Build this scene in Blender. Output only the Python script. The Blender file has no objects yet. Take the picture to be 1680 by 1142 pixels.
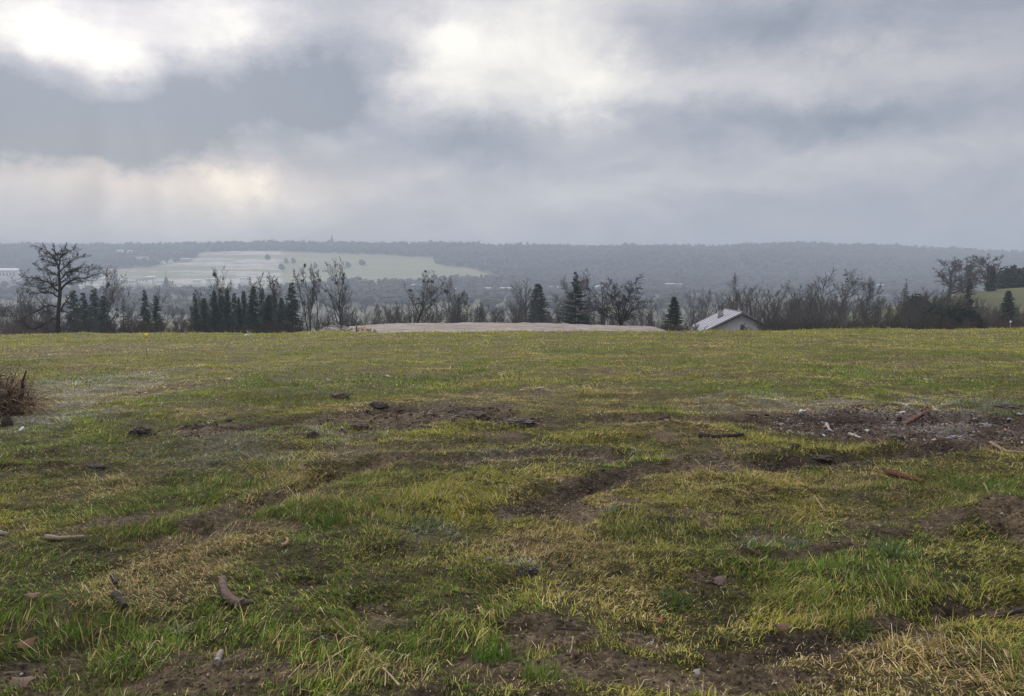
import bpy, math, random
import numpy as np
from mathutils import Vector

R = math.radians
scene = bpy.context.scene
COL = scene.collection
F, CX, CY, HY, EYE = 1293.0, 840.0, 571.0, 458.0, 1.62
PITCH = math.atan((CY - HY) / F)

# ------------------------------------------------------------------ camera
cam_d = bpy.data.cameras.new('camera'); cam = bpy.data.objects.new('camera', cam_d); COL.objects.link(cam)
cam_d.sensor_width = 36.0; cam_d.lens = 36.0 * F / 1680.0
cam_d.clip_start = 0.05; cam_d.clip_end = 20000
cam.location = (0, 0, EYE); cam.rotation_euler = (R(90) - PITCH, 0, 0)
scene.camera = cam
scene.render.resolution_x = 1024; scene.render.resolution_y = 696
vs = scene.view_settings
vs.view_transform = 'Standard'; vs.look = 'None'; vs.exposure = 0.80; vs.gamma = 1.0; vs.use_curve_mapping = False
scene.render.engine = 'CYCLES'
cy = scene.cycles
cy.max_bounces = 5; cy.diffuse_bounces = 3; cy.glossy_bounces = 2; cy.transmission_bounces = 3; cy.volume_bounces = 1
cy.use_denoising = True
try:
    cy.denoiser = 'OPENIMAGEDENOISE'; cy.denoising_prefilter = 'NONE'; cy.denoising_input_passes = 'RGB_ALBEDO_NORMAL'
except Exception: pass
cy.caustics_reflective = False; cy.caustics_refractive = False
cy.sample_clamp_indirect = 1.5

# ------------------------------------------------------------------ world: overcast sky with broken cloud
SUN_AZ, SUN_EL = R(-27), R(27)            # azimuth from +Y towards +X, elevation
def pix_dir(px, py):
    x, u = (px - CX) / F, -(py - CY) / F
    c, s = math.cos(PITCH), math.sin(PITCH)
    return np.array([x, c + u * s, -s + u * c])
def pix_ae(px, py):
    d = pix_dir(px, py); return math.atan2(d[0], d[1]), math.atan2(d[2], math.hypot(d[0], d[1]))

world = bpy.data.worlds.new('World'); scene.world = world; world.use_nodes = True
wt = world.node_tree; wn = wt.nodes; wl = wt.links; wn.clear()
def W(kind, **kw):
    n = wn.new(kind)
    for k, v in kw.items(): setattr(n, k, v)
    return n
def wm(op, a, b=None, c=None, clamp=False):
    n = W('ShaderNodeMath', operation=op); n.use_clamp = clamp
    for i, v in enumerate((a, b, c)):
        if v is None: continue
        if isinstance(v, (int, float)): n.inputs[i].default_value = v
        else: wl.new(v, n.inputs[i])
    return n.outputs[0]
tc = W('ShaderNodeTexCoord'); sep = W('ShaderNodeSeparateXYZ'); wl.new(tc.outputs['Generated'], sep.inputs[0])
X, Y_, Z = sep.outputs
az = wm('ARCTAN2', X, Y_)
el = wm('ARCTAN2', Z, wm('SQRT', wm('ADD', wm('MULTIPLY', X, X), wm('MULTIPLY', Y_, Y_))))
# cloud sheet coordinates: the view ray meets a flat deck, stretched towards the horizon
den = wm('ADD', wm('MAXIMUM', Z, 0.0), 0.16)
deck = W('ShaderNodeCombineXYZ'); wl.new(wm('DIVIDE', X, den), deck.inputs[0]); wl.new(wm('DIVIDE', Y_, den), deck.inputs[1])
def noise(vec, scale, detail, rough, dist=0.0):
    n = W('ShaderNodeTexNoise'); n.inputs['Scale'].default_value = scale; n.inputs['Detail'].default_value = detail
    n.inputs['Roughness'].default_value = rough; n.inputs['Distortion'].default_value = dist
    wl.new(vec, n.inputs['Vector']); return n
dsc = W('ShaderNodeVectorMath', operation='MULTIPLY'); wl.new(tc.outputs['Generated'], dsc.inputs[0]); dsc.inputs[1].default_value = (1.0, 1.0, 2.1)
nw = noise(tc.outputs['Generated'], 7.0, 8, 0.62, 0.0)
sw = W('ShaderNodeSeparateColor'); wl.new(nw.outputs['Color'], sw.inputs[0])
nw2 = noise(dsc.outputs[0], 17.0, 8, 0.66, 0.0); sw2 = W('ShaderNodeSeparateColor'); wl.new(nw2.outputs['Color'], sw2.inputs[0])
azw = wm('ADD', wm('ADD', az, wm('MULTIPLY', wm('SUBTRACT', sw2.outputs[0], 0.5), 0.07)), wm('MULTIPLY', wm('SUBTRACT', sw.outputs[0], 0.5), 0.17))
elw = wm('ADD', wm('ADD', el, wm('MULTIPLY', wm('SUBTRACT', sw2.outputs[1], 0.5), 0.045)), wm('MULTIPLY', wm('SUBTRACT', sw.outputs[1], 0.5), 0.10))
nf = noise(dsc.outputs[0], 5.0, 10, 0.64, 0.6)
nb = noise(deck.outputs[0], 0.75, 3, 0.5, 0.2)
field = wm('ADD', 0.40, wm('ADD', wm('MULTIPLY', wm('SUBTRACT', nf.outputs['Fac'], 0.5), 0.74), wm('MULTIPLY', wm('SUBTRACT', nb.outputs['Fac'], 0.5), 0.14)))
BLOBS = [  # px, py, rx, ry, amount: openings (+) and cloud bellies (-)
    (200, 62, 120, 44, .40), (40, 58, 100, 38, .30), (385, 44, 66, 38, .42), (140, 105, 50, 45, .24),
    (850, 75, 180, 80, .32), (965, 165, 75, 60, .42), (740, 105, 90, 55, .32), (690, 165, 90, 34, .24), (560, 232, 70, 26, .32),
    (385, 270, 60, 38, .56), (150, 287, 230, 28, .28), (420, 330, 150, 60, .10), (100, 350, 300, 55, .14),
    (1180, 150, 160, 36, .16), (1420, 120, 160, 26, .10), (1120, 300, 260, 24, .12), (1440, 250, 120, 22, .12),
    (350, 155, 240, 62, -.40), (60, 185, 180, 72, -.36), (190, 240, 200, 28, -.36), (570, 138, 100, 50, -.34),
    (800, 235, 230, 34, -.32), (1270, 195, 200, 34, -.30), (1480, 190, 160, 34, -.14), (1480, 25, 330, 46, -.22),
    (1180, 45, 160, 40, -.14), (620, 18, 130, 24, -.16), (1560, 340, 250, 70, -.10), (1000, 350, 350, 40, -.08)]
cvec = W('ShaderNodeCombineXYZ'); wl.new(azw, cvec.inputs[0]); wl.new(elw, cvec.inputs[1])
for px, py, rx, ry, amt in BLOBS:
    a0, e0 = pix_ae(px, py)
    mp = W('ShaderNodeVectorMath', operation='SUBTRACT'); wl.new(cvec.outputs[0], mp.inputs[0]); mp.inputs[1].default_value = (a0, e0, 0)
    ms = W('ShaderNodeVectorMath', operation='MULTIPLY'); wl.new(mp.outputs[0], ms.inputs[0]); ms.inputs[1].default_value = (F / rx, F / ry, 0)
    dt = W('ShaderNodeVectorMath', operation='DOT_PRODUCT'); wl.new(ms.outputs[0], dt.inputs[0]); wl.new(ms.outputs[0], dt.inputs[1])
    g = wm('EXPONENT', wm('MULTIPLY', dt.outputs['Value'], -0.75))
    field = wm('MULTIPLY_ADD', g, amt, field)
# the deck glows round the hidden sun
sd = (math.sin(SUN_AZ) * math.cos(SUN_EL), math.cos(SUN_AZ) * math.cos(SUN_EL), math.sin(SUN_EL))
sdot = W('ShaderNodeVectorMath', operation='DOT_PRODUCT'); wl.new(tc.outputs['Generated'], sdot.inputs[0]); sdot.inputs[1].default_value = sd
cosd = wm('MAXIMUM', sdot.outputs['Value'], 0.0)
glow = wm('POWER', cosd, 60.0); wide = wm('POWER', cosd, 5.0)
ramp = W('ShaderNodeValToRGB'); wl.new(field, ramp.inputs[0])
els = ramp.color_ramp.elements
stops = [(0.0, (.205, .232, .285)), (.10, (.265, .290, .342)), (.22, (.335, .350, .402)), (.38, (.440, .434, .470)), (.62, (.635, .612, .610)), (.85, (.86, .83, .77)), (1.0, (1.0, .955, .86))]
els[0].position = 0; els[0].color = (*stops[0][1], 1)
els[1].position = 1; els[1].color = (*stops[-1][1], 1)
for p, c in stops[1:-1]:
    e = els.new(p); e.color = (*c, 1)
# warm light under the left-hand cloud, from the low sun
a0, e0 = pix_ae(260, 300)
wa = wm('MULTIPLY', wm('SUBTRACT', az, a0), F / 330.0); we = wm('MULTIPLY', wm('SUBTRACT', el, e0), F / 70.0)
warm = wm('EXPONENT', wm('MULTIPLY', wm('ADD', wm('MULTIPLY', wa, wa), wm('MULTIPLY', we, we)), -1.0))
tint = W('ShaderNodeMix', data_type='RGBA', blend_type='MULTIPLY'); wl.new(wm('MULTIPLY', warm, 0.95), tint.inputs['Factor'])
wl.new(ramp.outputs[0], tint.inputs[6]); tint.inputs[7].default_value = (1.10, .98, .85, 1)
# overcast skies brighten towards the zenith (CIE overcast: about three times the horizon)
zen = W('ShaderNodeMapRange', interpolation_type='SMOOTHSTEP'); wl.new(el, zen.inputs[0]); zen.inputs[1].default_value = R(14); zen.inputs[2].default_value = R(65); zen.inputs[3].default_value = 0.0; zen.inputs[4].default_value = 2.3
# faint shafts of light fanning out below the left-hand cloud
fan = wm('ARCTAN2', wm('SUBTRACT', az, SUN_AZ), wm('SUBTRACT', SUN_EL, el))
fn = W('ShaderNodeTexNoise', noise_dimensions='1D'); fn.inputs['Scale'].default_value = 9.0; fn.inputs['Detail'].default_value = 1.5; wl.new(fan, fn.inputs['W'])
af, ef = pix_ae(250, 330)
fa = wm('MULTIPLY', wm('SUBTRACT', az, af), F / 300.0); fe = wm('MULTIPLY', wm('SUBTRACT', el, ef), F / 110.0)
fmask = wm('EXPONENT', wm('MULTIPLY', wm('ADD', wm('MULTIPLY', fa, fa), wm('MULTIPLY', fe, fe)), -1.0))
shaft = wm('MULTIPLY', wm('MULTIPLY', wm('SUBTRACT', fn.outputs['Fac'], 0.44), 1.0), fmask)
hor = wm('MULTIPLY', wm('EXPONENT', wm('DIVIDE', wm('MAXIMUM', el, 0.0), -R(4.0))), 0.28)
gain = wm('ADD', wm('ADD', wm('ADD', 1.0, hor), shaft), wm('ADD', zen.outputs[0], wm('ADD', wm('MULTIPLY', glow, 0.7), wm('MULTIPLY', wide, 0.16))))
clouds = W('ShaderNodeVectorMath', operation='SCALE'); wl.new(tint.outputs[2], clouds.inputs[0]); wl.new(wm('MULTIPLY', gain, 6.5), clouds.inputs['Scale'])
sky = W('ShaderNodeTexSky', sky_type='NISHITA'); sky.sun_disc = False; sky.sun_elevation = SUN_EL; sky.sun_rotation = SUN_AZ
mixs = W('ShaderNodeMix', data_type='RGBA'); mixs.inputs['Factor'].default_value = 0.96
wl.new(sky.outputs[0], mixs.inputs[6]); wl.new(clouds.outputs[0], mixs.inputs[7])
bg = W('ShaderNodeBackground'); bg.inputs['Strength'].default_value = 0.1; wl.new(mixs.outputs[2], bg.inputs['Color'])
wo = W('ShaderNodeOutputWorld'); wl.new(bg.outputs[0], wo.inputs['Surface'])
world.cycles.sampling_method = 'MANUAL'; world.cycles.sample_map_resolution = 512

# ------------------------------------------------------------------ sun through thin cloud
sl = bpy.data.lights.new('sun', 'SUN'); sl.energy = 1.5; sl.angle = R(12); sl.color = (1.0, .93, .82)
so = bpy.data.objects.new('sun', sl); COL.objects.link(so)
so.rotation_euler = Vector(sd).to_track_quat('Z', 'Y').to_euler(); so.location = (-60, 100, 80)

# ================================================================== helpers
def hash2(ix, iy, seed):
    h = (ix.astype(np.int64) * 374761393 + iy.astype(np.int64) * 668265263 + seed * 974634777) & 0xFFFFFFFF
    h = ((h ^ (h >> 13)) * 1274126177) & 0xFFFFFFFF
    h = h ^ (h >> 16)
    return (h & 0xFFFFFF) / float(0xFFFFFF)
def vnoise(x, y, seed=0):
    ix, iy = np.floor(x), np.floor(y); fx, fy = x - ix, y - iy
    fx = fx * fx * (3 - 2 * fx); fy = fy * fy * (3 - 2 * fy)
    a = hash2(ix, iy, seed); b = hash2(ix + 1, iy, seed); c = hash2(ix, iy + 1, seed); d = hash2(ix + 1, iy + 1, seed)
    return a + (b - a) * fx + (c - a) * fy + (a - b - c + d) * fx * fy
def fbm(x, y, scale, octaves=4, seed=0, rough=0.5):
    s = np.zeros_like(x, dtype=float); amp = 1.0; tot = 0.0; f = 1.0 / scale
    for o in range(octaves):
        s += amp * vnoise(x * f + 17.3 * o, y * f - 9.1 * o, seed + o * 7); tot += amp
        amp *= rough; f *= 2.03
    return s / tot
def sstep(a, b, v):
    t = np.clip((v - a) / (b - a), 0, 1); return t * t * (3 - 2 * t)
def pchip(xk, yk):
    xk = np.array(xk, float); yk = np.array(yk, float); h = np.diff(xk); dl = np.diff(yk) / h
    m = np.zeros_like(yk); m[0] = dl[0]; m[-1] = dl[-1]
    for i in range(1, len(xk) - 1):
        if dl[i - 1] * dl[i] > 0:
            w1, w2 = 2 * h[i] + h[i - 1], h[i] + 2 * h[i - 1]; m[i] = (w1 + w2) / (w1 / dl[i - 1] + w2 / dl[i])
    def f(x):
        x = np.clip(x, xk[0], xk[-1]); i = np.clip(np.searchsorted(xk, x) - 1, 0, len(xk) - 2)
        t = (x - xk[i]) / h[i]; t2, t3 = t * t, t * t * t
        return (2 * t3 - 3 * t2 + 1) * yk[i] + (t3 - 2 * t2 + t) * h[i] * m[i] + (-2 * t3 + 3 * t2) * yk[i + 1] + (t3 - t2) * h[i] * m[i + 1]
    return f
prof = pchip([-4000, -300, -20, 0, 20, 48, 58, 75, 100, 140, 200, 300, 450, 700, 880, 1010, 1200, 1500, 1700, 1900, 2200, 3200, 7000],
             [30, 12, .75, 0, -.74, -1.80, -2.26, -3.9, -8.0, -13, -18, -22, -24, -21, -15, -11, -4, 34, 58, 76, 80, 66, 60])
ridge_s = pchip([-1.2, -.65, -.5, -.23, -.1, .06, .25, .33, .45, .55, .65, 1.2], [.9, .93, .97, 1.03, 1.0, .92, .97, 1.03, .94, .86, .78, .6])
def macro(x, y):
    x = np.asarray(x, float); y = np.asarray(y, float)
    z = prof(y)
    far = sstep(950, 1500, y)
    z = z + far * ((z + 14) * (ridge_s(x / np.maximum(y, 1.0)) - 1.0))
    z = z + 0.0065 * 60 * np.tanh(x / 60) * (1 - sstep(70, 140, y))
    z = z + 15.8 * np.exp(-(((x - 115) / 60) ** 2 + ((y - 172) / 45) ** 2))          # knoll on the right
    z = z + (fbm(x, y, 6, 4, 15) - .5) * .52 * sstep(20, 50, y) * (1 - sstep(64, 80, y))
    z = z + (fbm(x, y, 60, 3, 5) - .5) * 2.2 * sstep(75, 160, y) + (fbm(x, y, 300, 3, 9) - .5) * 14 * sstep(900, 1500, y)
    return z
def at(px, py, Y):
    d = pix_dir(px, py); t = Y / d[1]; return np.array([d[0] * t, Y, EYE + d[2] * t])
def G(px, py):                              # where the view ray through a pixel meets the field
    d = pix_dir(px, py); lo, hi = 0.5, 90.0
    ys = np.geomspace(lo, hi, 1500); t = ys / d[1]
    below = (EYE + d[2] * t) < macro(d[0] * t, ys)
    k = int(np.argmax(below)) if below.any() else len(ys) - 1
    return np.array([d[0] * ys[k] / d[1], ys[k]])

# ---- what the ground is like where: worn mud, dead straw, frost, wheel ruts (world-space ellipses and lines)
def ell(lst):
    out = []
    for px, py, rx, ry, s in lst:
        c = G(px, py); a = G(px, min(py + ry, 1400)); b = G(px, max(py - ry, 552))
        out.append((c[0], c[1], rx / F * c[1], max(abs(b[1] - a[1]) / 2, .05), s))
    return out
MUD = ell([(650, 688, 120, 20, .95), (335, 708, 100, 15, .75), (770, 678, 70, 12, .95), (855, 694, 50, 10, .9), (1520, 700, 230, 30, 1.1), (1330, 692, 120, 12, .8),
           (1620, 728, 120, 14, .9), (905, 1045, 85, 40, .80), (1075, 1050, 60, 30, .76), (990, 1100, 140, 26, .55), (1165, 945, 36, 12, .8), (320, 1120, 150, 20, .72),
           (905, 835, 60, 26, .6), (505, 965, 40, 10, .8), (30, 1105, 60, 22, .8), (1655, 868, 45, 22, 1.0), (1280, 1125, 180, 20, .6), (1150, 752, 90, 10, .6),
           (600, 1000, 50, 10, .5), (820, 1000, 70, 14, .6), (280, 1030, 80, 14, .5), (1010, 785, 90, 12, .6), (1330, 765, 120, 9, .5), (210, 765, 90, 6, .5), (540, 1060, 40, 10, .4)])
STRAW = ell([(290, 950, 130, 55, .95), (400, 905, 70, 20, .6), (925, 900, 130, 34, .95), (940, 830, 120, 34, .7), (490, 815, 90, 20, .8), (1010, 960, 150, 50, .5), (1420, 1095, 220, 40, .75),
             (1180, 1130, 150, 20, .5), (1200, 790, 250, 20, .6), (1300, 830, 160, 24, .35), (700, 690, 60, 10, .5), (150, 650, 120, 26, .7), (180, 575, 260, 12, .5), (640, 1120, 120, 30, .4)])
FROST = ell([(120, 634, 130, 30, .95), (70, 688, 90, 16, 1.0), (135, 664, 30, 5, 1.0), (450, 735, 240, 30, .3), (500, 712, 40, 8, .7), (1250, 662, 160, 18, .45), (1480, 668, 200, 22, .7), (1540, 712, 150, 18, .7),
             (200, 655, 40, 6, .6), (700, 880, 60, 20, .45), (860, 925, 40, 8, .5), (1260, 885, 90, 14, .25), (820, 745, 200, 14, .25), (1120, 745, 120, 10, .3)])
GREEN = ell([(420, 640, 260, 40, .6), (760, 770, 120, 24, .7), (230, 810, 190, 36, .6), (1500, 790, 200, 30, .4), (660, 1060, 120, 26, .6), (780, 1085, 80, 30, .8), (130, 1010, 150, 50, .7),
             (1330, 960, 200, 60, .6), (650, 880, 150, 40, .4), (1460, 900, 60, 18, .6), (1130, 990, 120, 30, .5), (900, 570, 500, 10, .3), (1500, 590, 300, 20, .4)])
def rut(pts, w, depth): return ([G(*p) for p in pts], w, depth)
RUTS = [rut([(420, 700), (560, 690), (640, 670), (760, 674), (860, 690), (1070, 688), (1300, 690), (1450, 692), (1680, 690)], .34, .06),
        rut([(540, 768), (640, 760), (740, 756), (830, 752), (950, 742), (1080, 752), (1250, 762), (1400, 748), (1560, 740)], .22, .075),
        rut([(860, 840), (960, 800), (1060, 775), (1180, 770), (1340, 762)], .20, .05),
        rut([(330, 880), (420, 838), (520, 795), (600, 770)], .14, .05),
        rut([(1180, 1090), (1290, 1062), (1420, 1040), (1560, 1000), (1720, 985)], .10, .025),
        rut([(-40, 770), (60, 765), (130, 768)], .12, .06),
        rut([(100, 715), (200, 706), (300, 704), (420, 700)], .10, .04),
        rut([(1220, 915), (1310, 912), (1400, 905)], .08, .05)]
def seg_dist(x, y, pts):
    d = np.full(x.shape, 1e9)
    for a, b in zip(pts[:-1], pts[1:]):
        ab = b - a; t = np.clip(((x - a[0]) * ab[0] + (y - a[1]) * ab[1]) / (ab @ ab), 0, 1)
        d = np.minimum(d, np.hypot(x - a[0] - t * ab[0], y - a[1] - t * ab[1]))
    return d
def cover(x, y, lst, seed, edge=.55):
    wx = (fbm(x, y, .9, 3, seed) - .5); wy = (fbm(x, y, .9, 3, seed + 50) - .5)
    v = np.zeros_like(x)
    for cx, cyy, rx, ry, s in lst:
        q = ((x + wx * min(.9, rx * 1.1) - cx) / rx) ** 2 + ((y + wy * min(.9, ry * 1.6) - cyy) / ry) ** 2
        v = np.maximum(v, s * np.clip(1.35 - q, 0, 1))
    return v
def fields(x, y):
    near = 1 - sstep(22, 50, y)
    n = fbm(x, y, .55, 4, 31); n2 = fbm(x, y, .16, 3, 35)
    mud = cover(x, y, MUD, 11)
    for pts, w, dep in RUTS:
        mud = np.maximum(mud, 1.15 * np.clip(1.3 - seg_dist(x + (n - .5) * .35, y + (n2 - .5) * .3, pts) / (w * 1.25), 0, 1) * (.62 + .8 * fbm(x, y, .8, 2, 77)))
    mud = mud + (sstep(.54, .74, fbm(x, y, 1.1, 4, 91, .6)) * .55 + (1 - sstep(2.8, 5.0, y)) * .08) * near
    mud = sstep(.38, .66, mud * (.55 + .9 * n) + (n2 - .5) * .45)
    straw = np.clip(cover(x, y, STRAW, 21) * (.5 + n) + sstep(.56, .75, fbm(x, y, 1.8, 4, 41)) * .75, 0, 1)
    frost = np.clip(cover(x, y, FROST, 25) * sstep(.38, .56, n * .5 + n2 * .5) * 1.5, 0, 1)
    green = np.clip(cover(x, y, GREEN, 29) + sstep(.44, .62, fbm(x, y, 2.6, 4, 61)) * .9 - straw * .5, 0, 1)
    return mud, straw, frost, green
def micro(x, y):
    m = 1 - sstep(55, 72, y)
    h = (fbm(x, y, 2.2, 3, 3) - .5) * .14 + (fbm(x, y, .45, 3, 4) - .5) * .12
    h += (fbm(x, y, .13, 3, 6, .6) - .5) * .055 * (1 - sstep(14, 25, y))
    mu = cover(x, y, MUD, 11)
    h += np.clip(mu, 0, 1) * ((fbm(x, y, .24, 5, 8, .68) - .5) * .22 - .015) * (1 - sstep(25, 40, y))
    for pts, w, dep in RUTS:
        q = seg_dist(x + (fbm(x, y, .6, 2, 12) - .5) * .25, y, pts) / w
        h += -1.5 * dep * np.exp(-q * q) + dep * .75 * np.exp(-((q - 1.6) / .6) ** 2) * fbm(x, y, .5, 2, 13)
    c = G(1690, 862); h += .22 * np.exp(-(((x - c[0]) / .55) ** 2 + ((y - c[1]) / .40) ** 2))
    return h * m
def H(x, y):
    x = np.atleast_1d(np.asarray(x, float)); y = np.atleast_1d(np.asarray(y, float)); return macro(x, y) + micro(x, y)
def H1(x, y): return float(H(x, y)[0])

# ---- mesh building
class Geo:
    def __init__(s): s.v = []; s.f = []; s.k = []; s.c = []; s.n = 0
    def add(s, v, f, col=None):
        """v (N,3), f (M,k) one polygon size, col (N,3)"""
        v = np.asarray(v, np.float32).reshape(-1, 3); f = np.asarray(f, np.int64)
        if not len(v) or not len(f): return
        s.v.append(v); s.f.append((f + s.n).ravel()); s.k.append(np.full(len(f), f.shape[1], np.int64)); s.n += len(v)
        if col is None: col = (.5, .5, .5)
        col = np.broadcast_to(np.asarray(col, np.float32), (len(v), 3)); s.c.append(col)
    def tubes(s, P0, P1, R0, R1, n=3, col=None):
        P0 = np.asarray(P0, float).reshape(-1, 3); P1 = np.asarray(P1, float).reshape(-1, 3); N = len(P0)
        if not N: return
        R0 = np.broadcast_to(np.asarray(R0, float), N); R1 = np.broadcast_to(np.asarray(R1, float), N)
        d = P1 - P0; d /= np.maximum(np.linalg.norm(d, axis=1, keepdims=True), 1e-9)
        ref = np.where(np.abs(d[:, 2:3]) > .9, np.array([[1., 0, 0]]), np.array([[0, 0, 1.]]))
        u = np.cross(d, ref); u /= np.maximum(np.linalg.norm(u, axis=1, keepdims=True), 1e-9); w = np.cross(d, u)
        a = np.arange(n) * 2 * math.pi / n
        ring = np.cos(a)[None, :, None] * u[:, None] + np.sin(a)[None, :, None] * w[:, None]
        v = np.stack([P0[:, None] + ring * R0[:, None, None], P1[:, None] + ring * R1[:, None, None]], 1)   # N,2,n,3
        i = np.arange(n); j = (i + 1) % n
        q = np.stack([i, j, n + j, n + i], 1)
        f = (np.arange(N) * 2 * n)[:, None, None] + q[None]
        c = None
        if col is not None:
            c = np.asarray(col, np.float32)
            if c.ndim == 2: c = np.repeat(c, 2 * n, 0)
        s.add(v.reshape(-1, 3), f.reshape(-1, 4), c)
    def chain(s, pts, rad, n=6, col=None, cap=True):
        """one continuous tube along a path"""
        pts = np.asarray(pts, float); m = len(pts); rad = np.broadcast_to(np.asarray(rad, float), m)
        t = np.gradient(pts, axis=0); t /= np.maximum(np.linalg.norm(t, axis=1, keepdims=True), 1e-9)
        mean = t.mean(0); ref = np.array([0, 0, 1.]) if abs(mean[2]) < .8 * np.linalg.norm(mean) + 1e-9 else np.array([1., 0, 0])
        u = np.cross(t, ref); u /= np.maximum(np.linalg.norm(u, axis=1, keepdims=True), 1e-9); w = np.cross(t, u)
        a = np.arange(n) * 2 * math.pi / n
        v = pts[:, None] + (np.cos(a)[None, :, None] * u[:, None] + np.sin(a)[None, :, None] * w[:, None]) * rad[:, None, None]
        i = np.arange(n); j = (i + 1) % n
        f = np.concatenate([np.stack([k * n + i, k * n + j, (k + 1) * n + j, (k + 1) * n + i], 1) for k in range(m - 1)])
        V = v.reshape(-1, 3)
        s.add(V, f, col)
        if cap:
            for k, e in ((0, pts[0]), (m - 1, pts[-1])):
                vv = np.concatenate([v[k], e[None]]); tri = np.stack([i, j, np.full(n, n)], 1)
                s.add(vv, tri if k else tri[:, ::-1], col if col is None or np.ndim(col) == 1 else np.asarray(col)[:n + 1])
    def box(s, lo, hi, col=None):
        x0, y0, z0 = lo; x1, y1, z1 = hi
        v = [(x0, y0, z0), (x1, y0, z0), (x1, y1, z0), (x0, y1, z0), (x0, y0, z1), (x1, y0, z1), (x1, y1, z1), (x0, y1, z1)]
        s.add(v, [(3, 2, 1, 0), (4, 5, 6, 7), (0, 1, 5, 4), (1, 2, 6, 5), (2, 3, 7, 6), (3, 0, 4, 7)], col)
    def data(s):
        return np.concatenate(s.v), np.concatenate(s.f), np.concatenate(s.k), np.concatenate(s.c)
    def mesh(s, name, mat, smooth=False):
        v, f, k, c = s.data(); me = bpy.data.meshes.new(name)
        me.vertices.add(len(v)); me.vertices.foreach_set('co', v.ravel())
        me.loops.add(len(f)); me.loops.foreach_set('vertex_index', f.astype(np.int32))
        me.polygons.add(len(k)); st = np.zeros(len(k), np.int32); st[1:] = np.cumsum(k)[:-1]
        me.polygons.foreach_set('loop_start', st)
        if smooth: me.polygons.foreach_set('use_smooth', np.ones(len(k), bool))
        me.update(calc_edges=True)
        a = me.color_attributes.new('col', 'FLOAT_COLOR', 'POINT')
        cc = np.ones((len(v), 4), np.float32); cc[:, :3] = c; a.data.foreach_set('color', cc.ravel())
        if mat: me.materials.append(mat)
        return me
def link(name, data, parent=None):
    o = bpy.data.objects.new(name, data); COL.objects.link(o)
    if parent: o.parent = parent
    return o
def tag(o, label=None, cat=None, group=None, kind=None):
    if label: o['label'] = label
    if cat: o['category'] = cat
    if group: o['group'] = group
    if kind: o['kind'] = kind
    return o
def copy_tree(o, parent=None):
    c = o.copy(); COL.objects.link(c)
    if parent: c.parent = parent
    for ch in o.children: copy_tree(ch, c)
    return c

# ---- materials
def mat_new(name):
    m = bpy.data.materials.new(name); m.use_nodes = True; nt = m.node_tree; nt.nodes.clear(); return m, nt, nt.nodes, nt.links
def mat_col(name, rough=.9, spec=.2, noise_scale=None, noise_amt=.3, bump=0.0, bump_scale=20., trans=0.0, tint=(1, 1, 1)):
    """colour from the mesh's own paint ('col'), grain from noise"""
    m, nt, N, L = mat_new(name)
    out = N.new('ShaderNodeOutputMaterial'); p = N.new('ShaderNodeBsdfPrincipled'); p.inputs['Roughness'].default_value = rough
    p.inputs['Specular IOR Level'].default_value = spec
    a = N.new('ShaderNodeAttribute'); a.attribute_name = 'col'; c = a.outputs['Color']
    if noise_scale:
        t = N.new('ShaderNodeTexCoord'); nz = N.new('ShaderNodeTexNoise'); nz.inputs['Scale'].default_value = noise_scale; nz.inputs['Detail'].default_value = 6
        nz.inputs['Roughness'].default_value = .65
        L.new(t.outputs['Object'], nz.inputs['Vector'])
        mr = N.new('ShaderNodeMapRange'); mr.inputs[1].default_value = .25; mr.inputs[2].default_value = .75
        mr.inputs[3].default_value = 1 - noise_amt; mr.inputs[4].default_value = 1 + noise_amt; L.new(nz.outputs['Fac'], mr.inputs[0])
        sc = N.new('ShaderNodeVectorMath'); sc.operation = 'SCALE'; L.new(c, sc.inputs[0]); L.new(mr.outputs[0], sc.inputs['Scale']); c = sc.outputs[0]
        if bump:
            n2 = N.new('ShaderNodeTexNoise'); n2.inputs['Scale'].default_value = bump_scale; n2.inputs['Detail'].default_value = 8; n2.inputs['Roughness'].default_value = .7
            L.new(t.outputs['Object'], n2.inputs['Vector'])
            b = N.new('ShaderNodeBump'); b.inputs['Strength'].default_value = 1.0; b.inputs['Distance'].default_value = bump
            L.new(n2.outputs['Fac'], b.inputs['Height']); L.new(b.outputs[0], p.inputs['Normal'])
    L.new(c, p.inputs['Base Color'])
    if trans:
        tr = N.new('ShaderNodeBsdfTranslucent'); L.new(c, tr.inputs['Color']); mx = N.new('ShaderNodeMixShader'); mx.inputs[0].default_value = trans
        L.new(p.outputs[0], mx.inputs[1]); L.new(tr.outputs[0], mx.inputs[2]); L.new(mx.outputs[0], out.inputs['Surface'])
    else: L.new(p.outputs[0], out.inputs['Surface'])
    return m
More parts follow.
